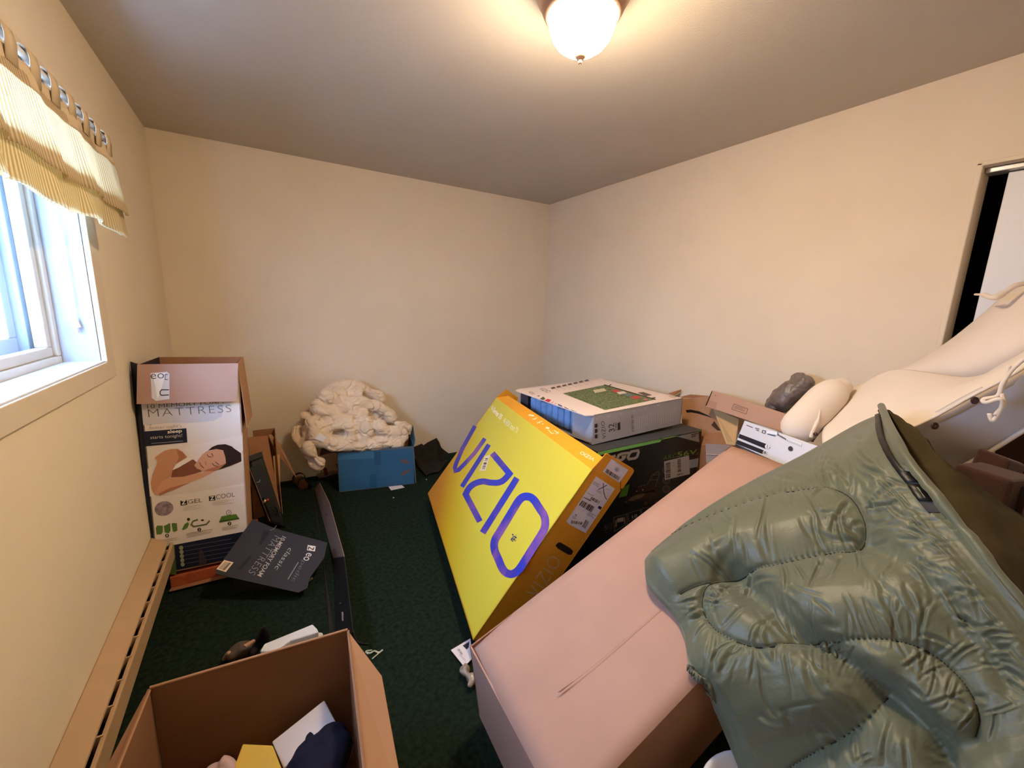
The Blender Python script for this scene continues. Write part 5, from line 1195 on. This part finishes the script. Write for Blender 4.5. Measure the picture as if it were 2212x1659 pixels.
# things inside
yb = thing('yellow_box', 'yellow box inside the open foreground carton', 'box', FC(.5, .5, .02))
zt = .24
Y4 = [az_(525, 1606, zt), az_(588, 1608, zt), az_(610, 1672, zt), az_(540, 1700, zt), az_(508, 1660, zt)]
v, f = slabm([az_(524, 1606, zt), az_(589, 1609, zt), az_(620, 1690, zt-.02), az_(505, 1700, zt-.02), az_(508, 1650, zt)], .2, up=(.4, -2.5, 3)); bev(mk('body', v, f, mat('yellow_board', (206, 170, 66), .7, .25, var=.06), yb), .004)
wx = thing('white_box', 'white flat box standing inside the open foreground carton', 'box', FC(.6, .7, .05))
W4 = [az_(700, 1512, .235), az_(731, 1570, .235), az_(612, 1660, .19), az_(587, 1602, .20)]
v, f = slabm(W4, .05, up=(.4, -2.5, 3)); bev(mk('body', v, f, mat('white_card', (206, 196, 190), .6, .3, var=.03), wx), .003)
nc = [sausage(smoothline([az_(*a, z_) for a, z_ in pts], 3), r, 10) for pts, r in (
    ([((720, 1590), .26), ((698, 1610), .27), ((660, 1640), .26), ((640, 1690), .24)], .035), ([((728, 1622), .26), ((716, 1650), .26), ((706, 1700), .25)], .04), ([((690, 1640), .25), ((680, 1700), .25)], .05), ([((667, 1605), .25), ((670, 1588), .27)], [.012, .006]), ([((725, 1578), .25), ((728, 1574), .265)], [.012, .008]))]
o = blob('navy_cloth', nc, mat('navy_cloth', (26, 26, 42), .9, .15, var=.1), None, .006, 3, lambda p: nv(p, 24)*.01); tag(o, 'crumpled navy cloth inside the open foreground carton', 'clothing')
o = blob('pink_tissue', [sausage([az_(462, 1668, .15), az_(480, 1658, .16), az_(500, 1664, .15)], [.02, .025, .02], 10)], mat('pink_tissue', (206, 176, 168), .85, .15), None, .005, 2, lambda p: nv(p, 40)*.008); tag(o, 'pale pink tissue inside the open foreground carton', 'tissue')

# ------------------------------------------------------------------ things behind the foreground carton
fo = thing('foam_block', 'white packing foam piece behind the foreground carton', 'packing foam', (.5, -1.9, 0))
cM, sM = (480, 1330), 360/2212
qd = lambda pts: px(cM, sM, pts)
M_foam = mat('white_foam', (206, 204, 198), .8, .2, var=.03, bump=.1, bs=150)
zF = .15
v, f = slabm([az_(*a, zF) for a in qd([(500, 470), (560, 370), (1200, 110), (1260, 170), (1280, 215), (900, 330), (700, 480)])], .13, up=(.5, -1.9, 3)); bev(mk('block', v, f, M_foam, fo), .004)
v, f = slabm([az_(*a, zF-.03) for a in qd([(560, 470), (900, 330), (1210, 210), (1330, 220), (1340, 250), (1000, 420)])], .1, up=(.5, -1.9, 3)); bev(mk('step', v, f, M_foam, fo), .004)
sh = thing('black_shoe', 'black shoe with a brown strap behind the foreground carton', 'shoe', az_(560, 1395, 0))
bs_ = [sausage(smoothline([az_(*a, z_) for a, z_ in pts], 3), r, 10) for pts, r in (
    ([(qd([(560, 150)])[0], .15), (qd([(520, 230)])[0], .12), (qd([(470, 380)])[0], .06), (qd([(420, 480)])[0], .04)], [.006, .009, .011, .013, .015, .017, .018, .018]),
    ([(qd([(570, 170)])[0], .14), (qd([(600, 280)])[0], .10), (qd([(580, 400)])[0], .05)], [.006, .008, .010, .012, .012]))]
blob('upper', bs_, M_black, sh, .005, 2)
o = blob('toe', [sausage(smoothline([az_(*a, .05) for a in qd([(380, 420), (290, 440), (200, 470), (130, 520)])], 3), [.02, .025, .03, .03, .032, .032, .03, .028, .026, .022], 10)], mat('brown_grey_leather', (78, 66, 58), .6, .35, var=.1), sh, .005, 2)
board('strap', [az_(*a, .1) for a in qd([(280, 385), (420, 310), (440, 325), (315, 410)])], .006, mat('tan_leather', (176, 128, 98), .6, .3), sh, up=(.4, -1.8, 3))
o = thing('tan_sandal', 'tan curled strap piece behind the foreground carton', 'strap', az_(492, 1420, 0))
mk('loop', *tubem(smoothline([az_(*a, z_) for a, z_ in ((qd([(25, 580)])[0], .0), (qd([(60, 520)])[0], .05), (qd([(95, 495)])[0], .065), (qd([(130, 540)])[0], .04), (qd([(150, 590)])[0], .0))], 5), .008, 8), mat('tan_strap', (170, 136, 108), .6, .3), o, True)
cp = thing('clear_plastic_tie', 'twisted clear plastic scrap on the carpet beside the foreground carton', 'plastic scrap', az_(806, 1410, 0))
M_cp = mat('clear_plastic', (170, 180, 160), .15, .7)
mk('strip', *tubem(smoothline([az_(*a, .006) for a in qd([(1900, 480), (1960, 500), (2020, 470), (2080, 490), (2130, 455)])], 4), .004, 6), M_cp, cp, True)
mk('strip', *tubem(smoothline([az_(*a, .006) for a in qd([(2090, 490), (2030, 540), (1990, 575)])], 4), .003, 6), M_cp, cp, True)
mk('strip', *tubem(smoothline([az_(*a, .006) for a in qd([(1930, 510), (1910, 470), (1990, 460)])], 4), .003, 6), M_cp, cp, True)
o = mk('black_cable_tie', *tubem(smoothline([az_(*a, .005) for a in qd([(1740, 200), (1760, 300), (1830, 365), (1940, 375)])], 4), .004, 6), M_black, None, True); tag(o, 'thin black cable tie on the carpet by the carton strip', 'cable tie')
o = mk('carton_scrap', *slabm([az_(*a, .01) for a in q3([(822, 1110), (885, 1078), (890, 1090), (840, 1125)])], .004, up=(.6, -1.3, 3)), pm((150, 128, 108), .8)); tag(o, 'tiny torn carton scrap beside the black carton flap', 'scrap')
rn = random.Random(11)
for (u_, v_), lb in (((921, 1036), 'white crumb on the carpet in front of the dark jacket'), ((850, 1075), 'white crumb on the carpet in front of the blue carton')):
    o = mk('crumb', *ellm(az_(u_, v_, .004), ((.005, 0, 0), (0, .004, 0), (0, 0, .004)), 5), pm((220, 214, 206), .8)); tag(o, lb, 'crumb')
